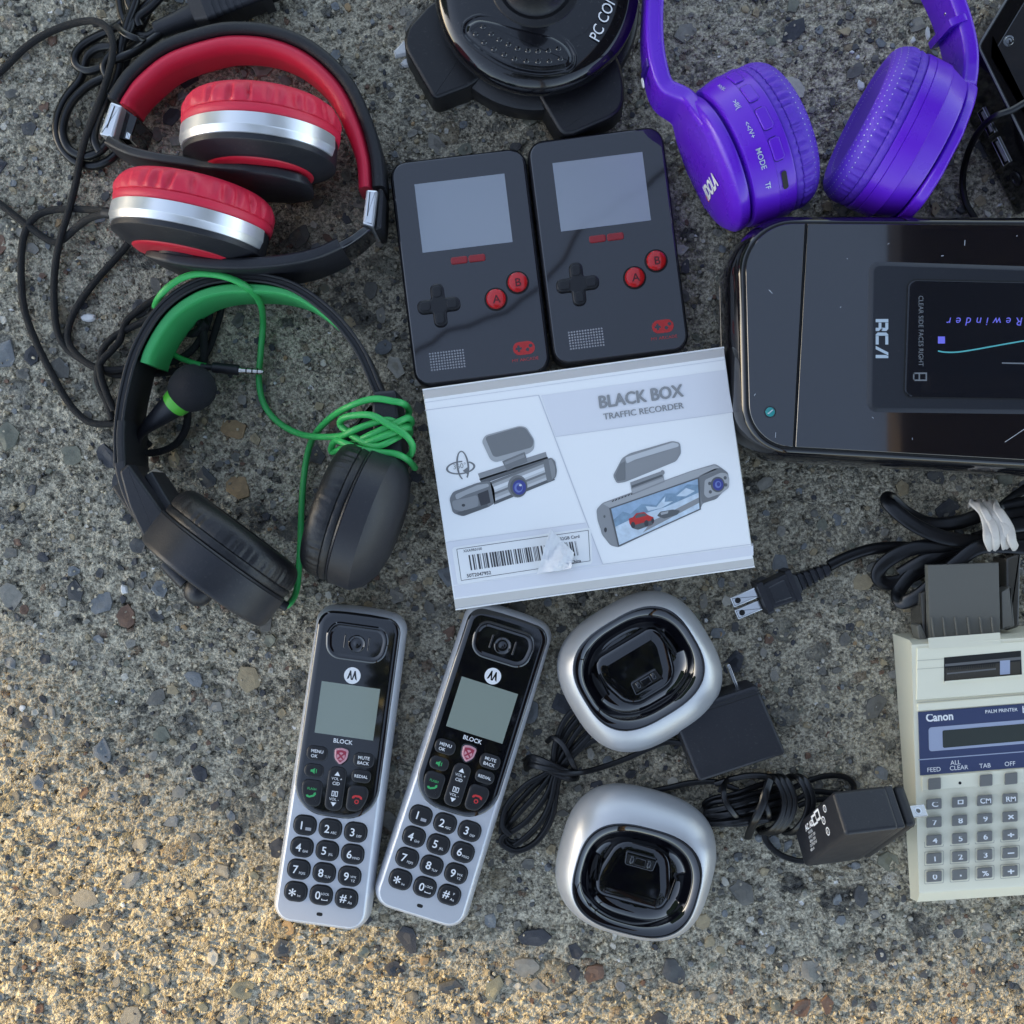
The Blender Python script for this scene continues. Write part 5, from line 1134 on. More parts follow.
# ------------------------------------------------------------------ mains lead with plug, and the band round it
def mains():
    t = Thing('mains_lead', 'thick black two-prong power cord folded in loops below the rewinder', 'power cord', 880, 560)
    z = 12.0
    g = lambda x, y: (720 + x / 3.368, 460 + y / 3.368)
    A_, B_ = Vector(P(762, 597, z)), Vector(P(801, 580.5, z)); d = (B_ - A_).normalized(); n = Vector((-d.y, d.x, 0)); U = Vector((0, 0, 1))
    L_ = (B_ - A_).length
    b = MB()
    def seg(s0, s1, w0, w1, h0, h1, m='black_matte'):
        R = []
        for s_, w_, h_ in ((s0, w0, h0), (s1, w1, h1)):
            R.append([A_ + d * s_ + n * x + U * y for x, y in rpoly([(-w_, -h_), (w_, -h_), (w_, h_), (-w_, h_)], 1.6, 4)])
        b.loft(R, m)
    seg(-1.5, 1.8, 9.2, 9.0, 8, 8); seg(1.8, 15, 7.2, 8.0, 7.2, 7.6); seg(15, 18, 9.2, 9.2, 8.2, 8.2); seg(18, 20.5, 7, 5, 6, 5)
    seg(4, 13, 5.2, 5.8, 7.55, 7.95, 'black_gloss_worn')
    for i in range(5):
        s_ = 21 + i * 3.6; w_ = 4.8 - i * .35; seg(s_, s_ + 2.1, w_, w_ - .1, w_, w_ - .1)
    seg(20, 39, 3.6, 2.6, 3.2, 2.4)
    plug = t.part('plug', b, sharp=40)
    for s_ in (-1, 1):
        p = MB(); o = A_ - d * 1 + n * (s_ * 3.7) + Vector((0, 0, 1.5 * s_))
        p.obox(o - d * 15.5 - n * 3.0 - U * .7, d * 15, n * 6.0, U * 1.4, 'chrome', .8); hc = o - d * 12 + U * .72; p.lathe([(0, 1.6), (.04, .01)], hc, U, d, 'hole_black', 20); t.part('prong', p, plug)
    c = MB(); fl = (1.3, .78, .25)
    def cord(pts, r=3.0, f=fl): c.tube([P(*p) for p in pts], r, 'cord_black', 14, flat=f, sub=8)
    e = A_ + d * 36; 
    pts0 = [(829, 566, 12), (845, 558, 11), (868, 550, 10), (892, 547, 9), (915, 548, 8), (945, 552, 8), (985, 548, 10), (1030, 542, 12)]
    cord(pts0, 2.3, (1.35, .9))
    cord([(1040, 530, 20), (1005, 540, 20), (975, 542, 21), (945, 538, 22), (920, 528, 22), (902, 516, 21), (890, 505, 19), (887, 499, 16), (892, 500, 12), (906, 513, 9), (930, 524, 8), (960, 522, 9), (990, 512, 12), (1040, 500, 14)])
    cord([(1040, 545, 18), (1005, 543, 18), (975, 541, 17), (945, 545, 17), (915, 548, 16), (895, 556, 15), (881, 567, 13), (878, 577, 11), (886, 583, 9), (903, 580, 8), (930, 566, 8), (955, 550, 9), (980, 543, 12), (1040, 532, 14)])
    cord([(1040, 549, 26), (1005, 546, 26), (978, 548, 26), (958, 562, 25), (936, 581, 24), (918, 596, 21), (904, 602, 17), (898, 598, 13), (900, 589, 10), (915, 572, 11), (945, 556, 12), (975, 546, 15), (1040, 520, 20)])
    cord([(900, 574, 8), (925, 560, 14), (950, 548, 15), (975, 540, 15), (1040, 512, 18)])
    cord([(1000, 508, 14), (1012, 498, 10), (1030, 486, 8)], 2.0); cord([(985, 530, 26), (1010, 526, 27), (1040, 522, 26)]); cord([(985, 520, 22), (1010, 516, 23), (1040, 512, 22)])
    t.part('cord', c)
    # band: crumpled strip wound round the bundle
    rb = MB(); rg = random.Random(4)
    for k_ in range(7):
        o = k_ * 4.2 - 12; w = [(978 + o * .5, 506 + rg.uniform(-1, 1), 6), (984 + o * .75, 503, 22), (990 + o * .8, 511, 30.5), (996 + o * .8, 526, 32.5), (1000 + o * .85, 540, 31.5), (1001 + o, 549, 24), (1000 + o, 552, 10)]
        rb.tube([P(x + rg.uniform(-3.0, 3.0), y + rg.uniform(-1.5, 1.5), z_ + rg.uniform(-1.2, 1.8)) for x, y, z_ in w], rg.uniform(1.5, 2.3), 'rubber_band', 8, flat=(1.1, .5), sub=7)
    off = P(995, 528, 0); o_ = rb.build('rubber_band', off); o_.location = [v * S for v in off]; o_['label'] = 'off-white rubber band twisted round the loops of the thick power cord'; o_['category'] = 'rubber band'
mains()
# ------------------------------------------------------------------ headphones
def sweep(mb, path, sec, m, sub=6, sharp=None):
    """path: (px, py, zlo, zhi, thick) ; sec: closed section in (-1..1 outward, 0..1 height); placed upright, outward = left of travel"""
    pts = []
    for q in path:
        x, y, lo, hi, th = q; X_, Y_, _ = P(x, y, hi); pts.append((X_, Y_, lo, hi, th))
    P3, _ = crom([Vector((p[0], p[1], 0)) for p in pts], 1, sub)
    ex = []
    n = len(pts)
    for i in range(n - 1):
        for j in range(sub):
            t = j / sub; ex.append(tuple(pts[i][c] * (1-t) + pts[i+1][c] * t for c in (2, 3, 4)))
    ex.append(pts[-1][2:])
    R = []
    for i, p in enumerate(P3):
        t = P3[min(i+1, len(P3)-1)] - P3[max(i-1, 0)]; t.normalize(); nn = Vector((-t.y, t.x, 0)); lo, hi, th = ex[i]
        R.append([(p.x + nn.x * o * th, p.y + nn.y * o * th, lo + (hi - lo) * z) for o, z in sec])
    mb.loft(R, m); return P3
def rsec(o0, o1, r=.12, rz=.12, n=4):
    pts = rpoly([(o0, 0), (o1, 0), (o1, 1), (o0, 1)], .0, 1)
    out = []
    for (cx, cy, a0) in ((o1 - r, rz, -90), (o1 - r, 1 - rz, 0), (o0 + r, 1 - rz, 90), (o0 + r, rz, 180)):
        for i in range(n + 1): a = rad(a0 + 90 * i / n); out.append((cx + r * cos(a), cy + rz * sin(a)))
    return out
def wrinkles(seed, count, t0, t1, depth, h0, h1, wid=.030, lean=0.0):
    rg = random.Random(seed); W_ = [(t0 + (t1 - t0) * (i + rg.uniform(.15, .85)) / count, rg.uniform(.35, 1) * depth, rg.uniform(.6, 1.5) * wid, rg.uniform(.0, .45), rg.uniform(-.05, .05)) for i in range(count)]
    def mod(h, r, t):
        if not (h0 < h < h1): return 0, 0
        v = (h - h0) / (h1 - h0); dr = 0
        for c, d, w, s_, l in W_:
            x = (t - c - l * v + PI) % (2 * PI) - PI
            if abs(x) < 4 * w:
                f = math.exp(-(x / w) ** 2) - .45 * math.exp(-((x - 1.9 * w) / w) ** 2); dr -= d * f * max(0, sin(PI * min(1, v * (1 + s_)))) ** .8
        return dr, 0
    return mod
def padprof(r, h1, h0=0.0, deep=1.0):
    p = [(h0, r - 1.6), (h0 + .3, r - .3), (h0 + 1.8, r), (h0 + h1 * .22, r + .3), (h0 + h1 * .27, r - .7), (h0 + h1 * .30, r + .2)]
    for i in range(1, 10):
        a = i / 9 * PI * .5; p.append((h0 + h1 * (.34 + .62 * sin(a)), r - (1 - cos(a)) * 8 + .5 * sin(2 * a)))
    for i in range(1, 6):
        a = i / 5 * PI * .5; p.append((h0 + h1 * (.96 - .5 * (1 - cos(a))), r - 8 - 7 * sin(a)))
    if deep < .3:
        p = p[:-3]; p += [(h0 + h1 * .86, r - 14), (h0 + h1 * .80, r - 18), (h0 + h1 * .78, .1)]; return p
    p += [(h0 + h1 * (.46 - .16 * deep), r - 16), (h0 + h1 * (.5 - .25 * deep), .1)]
    return p

# --- red folding pair
def red_headphones():
    t = Thing('headphones', 'red and black folding headphones with silver rings, folded up in the upper left', 'headphones', 240, 150)
    path = [(117, 101), (121, 93), (135, 74), (164, 51), (203, 37), (234, 32), (273, 36), (309, 52), (340, 82), (359, 120), (369, 156), (371.5, 186)]
    b = MB(); sweep(b, [(x, y, 3, 32, 6.5) for x, y in path], rsec(0, 1, .42, .1), 'black_soft'); band = t.part('headband', b, sharp=50)
    c = MB(); sweep(c, [(x, y, 5, 31.2, 9.0 if 1 < i < len(path) - 2 else 7.5) for i, (x, y) in enumerate(path)], rsec(-1, .06, .5, .28, 6), 'red_band', 10); t.part('cushion', c, band, sharp=50)
    s = MB()
    th = MB(); p3, _ = crom([Vector(P(x, y, 32.05)) for x, y in path], 1, 40)
    for i in range(0, len(p3) - 1, 3):
        d = (p3[i+1] - p3[i]).normalized(); nn = Vector((-d.y, d.x, 0)); q = p3[i] + nn * 1.0
        th.add([q + d*.5 + nn*.14 + Vector((0,0,-.05)), q + d*.5 - nn*.14 + Vector((0,0,-.1)), q - d*.5 - nn*.14 + Vector((0,0,-.1)), q - d*.5 + nn*.14 + Vector((0,0,-.05))], [(0, 1, 2, 3)], 'hole_black')
    t.part('stitching', th, band)
    # hinges
    h = MB(); h.rings(rpoly(PX([(110, 101), (122.5, 105.5), (113.5, 138), (98.5, 134.5)], 36), 1.2, 4), [(0, 4), (0, 34.5), (.4, 35.6), (1.2, 36)], 'silver')
    g1 = PX([(114.2, 106), (115.2, 106.3), (107.3, 128), (106.3, 127.7)], 36.1); h.flat(g1, 36.2, 'key_black'); hg = t.part('hinge', h)
    k = MB(); k.rings(rpoly(PX([(123, 106), (138, 117), (130, 141), (115, 138)], 30), 1, 3), [(0, 5), (0, 28.5), (.6, 29.5)], 'black_gloss'); 
    k.rings(rpoly(PX([(126.5, 131), (131, 134), (129.5, 140), (125, 138)], 31), .4, 3), [(0, 20), (0, 30.5), (.2, 31)], 'chrome'); x, y, _ = P(119, 127, 30); k.ball((x, y, 29.6), 1.2, 'chrome', 12); t.part('hinge_joint', k, hg)
    h = MB(); h.rings(rpoly(PX([(366, 189), (378, 190), (373.5, 227), (362, 224)], 36), 1.2, 4), [(0, 4), (0, 34.5), (.4, 35.6), (1.2, 36)], 'silver'); h.flat(PX([(369.6, 192), (370.4, 192), (367.8, 216), (366.9, 216)], 36.1), 36.2, 'key_black')
    h.rings(rpoly(PX([(378.3, 188), (383, 189), (381, 228), (374, 230)], 34), 1, 3), [(0, 4), (0, 33), (.8, 34)], 'black_soft'); hg2 = t.part('hinge', h)
    # arms (bars standing on edge) that end in the yoke plates
    a = MB(); sweep(a, [(106, 139, 14, 40, 5), (126, 149, 16, 46, 5), (157, 156.5, 20, 50, 5), (195, 162, 18, 53, 5.5), (215, 164.5, 10, 57, 5.5), (245, 167, 5, 60, 5.5), (275, 171, 8, 58, 5.5), (298, 177, 18, 53, 5), (308, 181, 30, 45, 4)], rsec(-.5, .5, .3, .06), 'black_matte'); t.part('arm', a, sharp=50)
    a = MB(); sweep(a, [(368, 227, 10, 34, 4.5), (352, 238.5, 12, 40, 4.5), (338, 246, 14, 44, 4.8)], rsec(-.5, .5, .3, .06), 'black_gloss_worn'); sl = t.part('slider', a, sharp=50)
    a = MB(); sweep(a, [(339, 243, 10, 47, 6.5), (318, 252, 10, 50, 6.5), (294, 258, 8, 52, 6.5), (262, 262, 7, 53, 6.5), (230, 263, 6, 54, 6.5), (196, 261, 8, 54, 6.5), (168, 257, 14, 53, 6), (152, 253.5, 24, 48, 5), (146, 252, 31, 42, 4)], rsec(-.5, .5, .3, .06), 'black_matte'); ar = t.part('arm', a, sharp=50)
    l = MB(); x, y, _ = P(193, 262.5, 54); yy = y - 3.45
    z0 = 26
    for pts in ([(-3, 0), (-1.2, .5), (0, -1.5), (1.2, .5), (3, 0), (2, 3.5), (.9, 5), (0, 4.4), (-.9, 5), (-2, 3.5)], [(-1.2, -1.4), (1.2, -1.4), (.7, -5.5), (-.7, -5.5)], [(-4, 4), (-2.6, 4.4), (-3.2, 6.5), (-4.4, 6)], [(4, 4), (2.6, 4.4), (3.2, 6.5), (4.4, 6)]): l.poly([(x + p, yy - .25 - .05 * p, z0 + q * 1.4) for p, q in pts], 'orange_print')
    t.part('emblem', l, ar)
    def cup(O, A, seed, a_ring):
        A = Vector(A).normalized(); U = Vector((-A.y, A.x, 0))
        b = MB(); b.lathe([(.2, 38.2), (-1, 38.6), (-12.6, 38.2), (-13.2, 37.6), (-17.4, 29.5), (-18.0, 27), (-18.0, .1)], O, A, U, 'black_matte', 96); cp = t.part('ear_cup', b, sharp=40)
        r = MB(); a0, a1 = a_ring
        r.lathe([(-.4, 38.3), (-.3, 39.9), (-6.2, 40.2), (-6.9, 39.8), (-9.8, 39.0), (-10.0, 38.2)], O, A, U, 'silver', 90, a0, a1); t.part('silver_ring', r, cp, sharp=25)
        d = MB(); d.lathe([(-17, 27.5), (-18.2, 27.2), (-19.2, 25.5), (-19.4, 20), (-19.4, .1)], O, A, U, 'red_disc', 72); t.part('accent_disc', d, cp, sharp=50)
        hb = MB(); hb.lathe([(-19, 15), (-20.6, 15), (-20.7, .1)], O, A, U, 'black_matte', 40); t.part('pivot', hb, cp)
        p = MB(); p.lathe(padprof(39.6, 18, -.2), O, A, U, 'red_leather', 220, mod=wrinkles(seed, 30, 0, 2 * PI, 2.5, 5.0, 16.5, .038)); t.part('ear_cushion', p, cp, sharp=80)
        return cp
    cup((-128, 191, 40), (.05, 1, 0), 3, (rad(4), rad(168)))
    cup((-163, 148.5, 40), (.17, .985, 0), 8, (rad(8), rad(168)))
    # socket of the lead on the lower cup
    k = MB(); A_, B_ = Vector(P(121, 215, 30)), Vector(P(104, 213, 26)); k.tube([A_, B_], 2.6, 'black_soft', 12, smooth=False); t.part('cable_plug', k)
red_headphones()

# --- green and black headset
def headset():
    t = Thing('gaming_headset', 'black headset with green headband lining, green cable and foam-tipped microphone', 'headset', 255, 440)
    path = [(116, 468), (115.5, 430), (121, 390), (134, 346), (160, 305), (198, 280), (245, 273.5), (290, 282), (330, 309), (360, 345), (379, 386), (384, 398)]
    Z = 40
    b = MB(); sweep(b, [(x, y, 4, Z, 3.2) for x, y in path], rsec(-1, 0, .3, .03), 'black_soft')
    for off_, zz in ((.3, Z - .2), (-3.4, Z - .2)):
        p3, _ = crom([Vector(P(x, y, Z)) for x, y in path], 1, 6); q = []
        for i, p in enumerate(p3):
            d = (p3[min(i+1, len(p3)-1)] - p3[max(i-1, 0)]).normalized(); nn = Vector((-d.y, d.x, 0)); q.append(p + nn * off_ + Vector((0, 0, .1)))
        b.tube(q, .85, 'black_soft', 8, smooth=False)
    band = t.part('headband', b, sharp=50)
    gp = [(130, 359), (134, 346), (145, 325), (160, 305), (177, 291), (198, 280), (221, 274.5), (245, 273.5), (268, 276), (290, 282), (311, 293), (330, 309), (343, 323)]
    g = MB(); n = len(gp); sweep(g, [(x, y, 5 + max(0, i - 9) * 6, Z - 1.0, 4.6 - max(0, i - 7) * .55) for i, (x, y) in enumerate(gp)], [(o - 1.55, z) for o, z in rsec(-.62, .55, .3, .10, 5)], 'green_pad', 8); t.part('headband_pad', g, band, sharp=60)
    k = MB(); sweep(k, [(117, 470, 3, Z + 1, 5), (115.5, 440, 3, Z + 1, 5), (117, 420, 3, Z + 1, 4.5)], [(o - .4, z) for o, z in rsec(-.5, .5, .3, .05)], 'black_soft'); t.part('band_clip', k, band, sharp=50)
    # left arm and cup
    a = MB(); sweep(a, [(120, 462, 8, Z + 1, 6), (127, 490, 8, 43, 6), (140, 516, 10, 46, 6.5), (155, 535, 12, 48, 7), (170, 552, 14, 48, 7)], [(o - .1, z) for o, z in rsec(-.5, .5, .2, .05)], 'black_matte')
    sweep(a, [(148, 474, 12, 34, 5), (160, 495, 12, 38, 5), (175, 520, 12, 42, 5), (182, 532, 14, 42, 5)], rsec(-.5, .5, .2, .05), 'black_matte')
    sweep(a, [(128, 476, 10, 32, 8), (146, 503, 10, 36, 8), (168, 530, 12, 40, 8)], [(o - .6, z) for o, z in rsec(-.7, .7, .2, .05)], 'black_soft')
    a.rings(rpoly(PX([(118.5, 471), (128, 463), (138, 477), (169, 520), (162, 550), (147, 547), (128, 506)], 48), 1.5, 3), [(0, 38), (0, 46.6), (.5, 47.6), (1.3, 48)], 'black_matte'); t.part('arm', a, sharp=40)
    def cup(O, A, pad, shell, r, seed, nm='ear_cup', hole=True):
        A = Vector(A).normalized(); U = Vector((A.y, -A.x, 0))
        b = MB(); b.lathe([(.1, r - .4)] + shell + [(shell[-1][0], .1)], O, A, U, 'black_matte', 110); cp = t.part(nm, b, sharp=28)
        p = MB(); p.lathe(padprof(r - .8, pad, -.1, .5), O, A, U, 'black_leather', 220, mod=wrinkles(seed, 44, 0, 2 * PI, .8, 2.8, pad * .8, .024)); t.part('ear_cushion', p, cp, sharp=80)
        return cp
    c1 = cup((-147, -22, 39), (.60, .80, -.14), 18, [(-.8, 38.2), (-1, 37.8), (-1.3, 38.2), (-16, 38), (-18.2, 36.8), (-19, 34)], 38, 5)
    c2 = cup((-82, -1, 38), (-.94, .34, 0), 17, [(-.8, 37.2), (-1, 36.8), (-1.3, 37.2), (-12.5, 37), (-13, 36.6), (-18, 33), (-22.5, 26), (-25, 16)], 37, 6)
    # straight shoulder of the left shell, over its outer face
    x = MB(); x.rings(rpoly(PX([(148, 545), (166, 528), (264, 598), (270, 604), (263, 617)], 46), 1.5, 4), [(1.5, 12), (0, 14), (0, 45), (.5, 46), (1.6, 46.4)], 'black_matte'); t.part('outer_shell', x, c1, sharp=40)
    m_ = MB(); x_, y_, _ = P(199, 591, 24); m_.ball((x_, y_, 24), 8.0, 'black_matte', 24); m_.tube([P(166, 562, 24), P(186, 583, 24)], 4.4, 'black_matte', 12, smooth=False); t.part('microphone_pivot', m_, c1)
    # right arm
    a = MB(); a.rings(rpoly(PX([(371, 391), (396, 389), (400, 424), (404, 466), (378, 470), (372, 430)], 46), 2, 4), [(1, 10), (0, 12), (0, 43), (.6, 45.4), (1.6, 46)], 'black_matte')
    a.rings(rpoly(PX([(371, 402), (346, 432), (340, 444), (362, 452), (376, 440)], 38), 2, 4), [(1, 12), (0, 13), (0, 34), (1.5, 36)], 'black_soft'); t.part('arm', a, sharp=40)
    # microphone
    m_ = MB(); m_.tube([P(136, 446, 16), P(139, 436, 19), P(146, 428, 22), P(160, 416, 25), P(176, 403, 27)], [2.2, 2.4, 3.2, 5.2, 7.4], 'black_matte', 20)
    m_.tube([P(136, 450, 14), P(146, 453, 8), P(162, 451, 7), P(177, 443, 8), P(186, 428, 10), P(188, 410, 13)], 2.0, 'braid_black', 10); mic = t.part('microphone', m_, sharp=60)
    rg = MB(); rg.tube([P(174, 405, 26.5), P(177, 402.3, 27.2), P(181, 399, 27.5)], [7.2, 7.6, 7.6], 'green_ring', 24, smooth=False); t.part('green_ring', rg, mic)
    f = MB(); c = Vector(P(192.5, 388, 29)); ax_ = (c - Vector(P(178, 401, 27))).normalized(); R = 11.8
    f.lathe([(-10.0, 7.5), (-8.6, 9.2), (-5, 11.2), (0, 12.2), (4.5, 11.6), (8.6, 9.0), (11, 5), (11.9, 1.5), (12, .02)], c, ax_, (0, 0, 1), 'foam_black', 48); t.part('foam_cover', f, mic, sharp=80)
    # green cable, wrapped round the right arm
    c = MB(); r = 1.75
    c.tube([P(284, 606, 24), P(290, 603, 20), P(297, 588, 10), (*P(300, 550, 5)[:2], 5), P(302, 500, 4), P(306, 462, 5), P(313, 438, 12), P(328, 420, 28), P(348, 407, 44), P(372, 399, 49), P(392, 401, 50), P(404, 404, 46), P(409, 412, 34), P(402, 424, 44), P(388, 420, 50), P(370, 424, 50), P(350, 432, 47), P(334, 442, 34), P(332, 452, 26), P(345, 447, 38), P(368, 436, 50), P(392, 425, 51), P(408, 418, 46), P(411, 424, 40), P(398, 428, 49), P(378, 437, 51), P(360, 443, 46), P(352, 447, 40), P(368, 442, 50), P(392, 433, 52), P(408, 428, 46), P(410, 434, 36)], r, 'green_cord', 10, sub=8)
    c.tube([P(408, 430, 40), P(396, 438, 50), P(376, 446, 51), P(356, 438, 47), P(348, 432, 42), P(340, 424, 40), P(346, 417, 46), P(370, 415, 53), P(388, 424, 54), P(404, 434, 53), P(412, 444, 48), P(412, 452, 44), P(409, 456, 42)], r, 'green_cord', 10, sub=8)
    c.tube([P(337, 440, 40), P(344, 443, 46), P(360, 449, 50), P(378, 452, 51), P(396, 454, 50), P(408, 460, 45), P(415, 468, 34)], r, 'green_cord', 10, sub=8)
    c.tube([P(352, 430, 44), P(345, 435, 42), P(325, 437, 30), P(300, 434, 14), P(278, 422, 6), P(264, 404, 4), P(259, 380, 4), P(261, 350, 5), P(263, 322, 10), P(260, 303, 26), P(248, 288, 40), P(232, 279, 44.5), P(214, 274.5, 45), P(196, 274, 45), P(180, 279, 44), P(166, 289, 42), P(158, 299, 36), P(155, 306, 22)], r, 'green_cord', 10, sub=8)
    c.tube([P(150, 330, 4), P(156, 335, 4), P(165, 346, 5), P(178, 357, 7), P(194, 363, 9), P(206, 366, 10)], 1.5, 'green_cord', 10, sub=8)
    cab = t.part('cable', c, sharp=60)
    pl = MB(); pl.tube([P(201, 366, 10), P(213, 367.5, 10)], 1.7, 'black_matte', 12, smooth=False); pl.tube([P(212, 367.3, 10), P(213, 367.4, 10), P(238, 370, 10), P(239.5, 370.2, 10)], [2.0, 2.9, 2.9, 2.4], 'black_matte', 16, smooth=False)
    A_, B_ = Vector(P(239, 370.2, 10)), Vector(P(266, 372, 10)); d = (B_ - A_)
    for a0, a1, m, rr in ((0, .10, 'brass_tip', 2.1), (.10, .26, 'brass_tip', 1.7), (.26, .31, 'hole_black', 1.7), (.31, .48, 'brass_tip', 1.7), (.48, .53, 'hole_black', 1.7), (.53, .68, 'brass_tip', 1.7), (.68, .72, 'hole_black', 1.7), (.72, .84, 'brass_tip', 1.7), (.84, .9, 'brass_tip', 1.2)): pl.tube([A_ + d * a0, A_ + d * a1], rr, m, 14, smooth=False)
    pl.tube([A_ + d * .9, A_ + d * .94, A_ + d], [1.2, 1.5, .3], 'brass_tip', 14, smooth=False); t.part('plug', pl, cab)
    st = MB(); st.tube([P(274, 600, 25), P(287, 607, 23)], 2.6, 'black_matte', 12, smooth=False); t.part('strain_relief', st, c1)
headset()

# --- purple pair
def purple_headphones():
    t = Thing('headphones', 'purple wireless headphones with dotted ear cushions at the top right', 'headphones', 800, 120)
    def dots(mb, O, A, U, r, pad, rows, cnt, rr=.32):
        A = Vector(A).normalized(); U = (U - A * U.dot(A)).normalized(); V = A.cross(U)
        pr = padprof(r, pad, 0, .25); cand = [pr[i] for i in (8, 10, 12, 14, 16, 17)]
        for j, (h, q) in enumerate(cand):
            h2, q2 = cand[min(j + 1, len(cand) - 1)]; h1, q1 = cand[max(j - 1, 0)]
            for i in range(cnt):
                a = 2 * PI * (i + .5 * (j % 2)) / cnt; er = U * cos(a) + V * sin(a); et = U * -sin(a) + V * cos(a)
                sl = Vector((h2 - h1, q2 - q1)).normalized(); tv = A * sl.x + er * sl.y; nv = et.cross(tv)
                if nv.dot(er + A) < 0: nv = -nv
                c = O + A * h + er * q + nv * .12
                mb.add([c + et * (rr * cos(k_ * PI / 3)) + tv * (rr * sin(k_ * PI / 3)) for k_ in range(6)], [tuple(range(6))], 'lettering_silver')
    def cup(O, A, shell, seed, r=38.5, pad=17):
        O, A = Vector(O), Vector(A).normalized(); U = Vector((A.y, -A.x, 0))
        b = MB(); b.lathe(shell, O, A, U, 'purple', 120); cp = t.part('ear_cup', b, sharp=25)
        p = MB(); p.lathe(padprof(r, pad, 0, .25), O, A, U, 'purple_pad', 260, mod=wrinkles(seed, 56, 0, 2 * PI, 1.5, 2.5, pad * .7, .020)); dots(p, O, A, U, r, pad, 8, 84); t.part('ear_cushion', p, cp, sharp=80)
        return cp, O, A, U
    cp, O, A, U = cup((127, 189, 38), (.906, .423, 0), [(.5, 36.5), (.2, 38.6), (-.8, 39), (-9, 38.6), (-9.3, 38.9), (-10, 38.8), (-19.5, 36.8), (-21, 36), (-22, 33), (-22, .1)], 21, 38)
    y = MB(); y.lathe([(-21, 31), (-23.4, 31.5), (-23.6, 35.2), (-25, 35.8), (-28, 35.6), (-29, 34.8), (-31.5, 32), (-32.6, 26), (-33, 12), (-33.05, .1)], O, A, U, 'purple', 100)
    # neck that joins plate and band
    d = Vector((A.y, -A.x, 0)); 
    def pp(s_, h): q = O + A * h - d * s_; return q
    zq = lambda q, z: (512 + q.x / kz(z), 512 - q.y / kz(z))
    N_ = []
    for s_, h, lo, hi, th in ((-14, -28.5, 8, 66, 8), (8, -28.5, 6, 70, 8), (22, -28.5, 12, 64, 8), (33, -28.5, 20, 57, 8)):
        q = pp(s_, h); N_.append((*zq(q, hi), lo, hi, th))
    N_ += [(667, 84, 23, 53, 8.5), (659, 62, 24, 52, 9), (655.5, 38, 24, 51, 9), (655, 10, 24, 51, 9), (657, -30, 24, 51, 9)]
    sweep(y, N_, rsec(-.5, .5, .3, .08), 'purple'); yk = t.part('yoke', y, sharp=40)
    g = MB(); q = [(x + 4.5, y_, 24, 51.2, 1.2) for x, y_, *_ in N_[4:]]; sweep(g, q, rsec(-.5, .5, .3, .02), 'purple'); t.part('band_rib', g, yk)
    s = MB(); sweep(s, [(649.5, 66, 27, 49, 3), (648.5, 58, 27, 49, 3)], rsec(-.5, .5, .3, .1), 'purple_dark'); x, y_, _ = P(653, 78, 44)
    s.lathe([(0, 2.6), (.3, 2.4), (.35, .02)], (x - 4.6, y_ - 1.0, 40), (-1, -.25, 0), (0, 0, 1), 'white_print', 20); t.part('slider_mark', s, yk)
    # lettering: reads upwards on the outer plate
    l = MB(); X_, Y_ = Vector((0, 0, 1)), -d
    l.text('IDOLA', O + A * -33.3 + d * 10 + Vector((0, 0, 4)), X_, Y_, 7.2, 'white_print', bold=.05, sx=.95, shear=.12); t.part('lettering', l, yk); l = MB(); l.text("'", O + A * -33.3 + d * 12.5 + Vector((0, 0, -10.5)), X_, Y_, 6, 'red_print', bold=.09); t.part('lettering', l, yk)
    th0 = 90
    V = A.cross(U); sg = 1 if V.z > 0 else -1
    def rim(th, h, rr): a = rad(th); return O + A * h + d * (rr * cos(a)) + Vector((0, 0, 1)) * (rr * sin(a))
    for th, w in ((93, 5.6), (116, 5.6), (138, 5.6), (70, 5.6)):
        b = MB(); er = (rim(th, 0, 1) - O).normalized(); et = (rim(th - 2, 0, 30) - rim(th + 2, 0, 30)).normalized(); c0 = rim(th, -6, 38.0)
        o2 = rpoly([(-w, -2.8), (w, -2.8), (w, 2.8), (-w, 2.8)], 1.6, 5); R = []
        for ins, lift in ((0, -1.5), (0, .9), (.3, 1.3), (.8, 1.45)): R.append([c0 + et * x + A * y_ + er * (lift - x * x / 84) for x, y_ in inset(ccw(o2), ins)])
        b.loft(R, 'purple')
        gR = [[c0 + et * x + A * y_ + er * (.62 - x * x / 84 + l_) for x, y_ in inset(ccw(o2), i_)] for i_, l_ in ((-.45, -1), (-.45, 0.15), (0, .15))]; b.loft(gR, 'purple_dark'); t.part('side_button', b, cp, sharp=40)
    m = MB(); er = (rim(46, 0, 1) - O).normalized(); et = (rim(44, 0, 30) - rim(48, 0, 30)).normalized(); c0 = rim(46, -6, 38.9); o2 = rpoly([(-5, -1.4), (5, -1.4), (5, 1.4), (-5, 1.4)], 1.2, 5)
    m.poly([c0 + et * x + A * y_ + er * (.45 - x * x / 90) for x, y_ in ccw(o2)], 'hole_black'); t.part('card_slot', m, cp)
    l = MB()
    for th, s_, h_ in ((68, 'MODE', 2.7), (90, '\u25c4\u25c4/V+', 2.4), (112, '\u25b6II/(', 2.4), (135, '\u25b6\u25b6/V-', 2.2), (47, 'TF\u25a1', 2.6)):
        er = (rim(th, 0, 1) - O).normalized(); et = (rim(th - 2, 0, 30) - rim(th + 2, 0, 30)).normalized()
        tilt = (A * 9.5 - er * 2.0).normalized() if False else A
        txt = s_.replace('\u25c4', '<').replace('\u25b6', '>').replace('\u25a1', '')
        l.text(txt, rim(th, -14.5, 38.25), et, A + er * .2, h_, 'lettering_silver', bold=.01)
    t.part('button_lettering', l, cp)
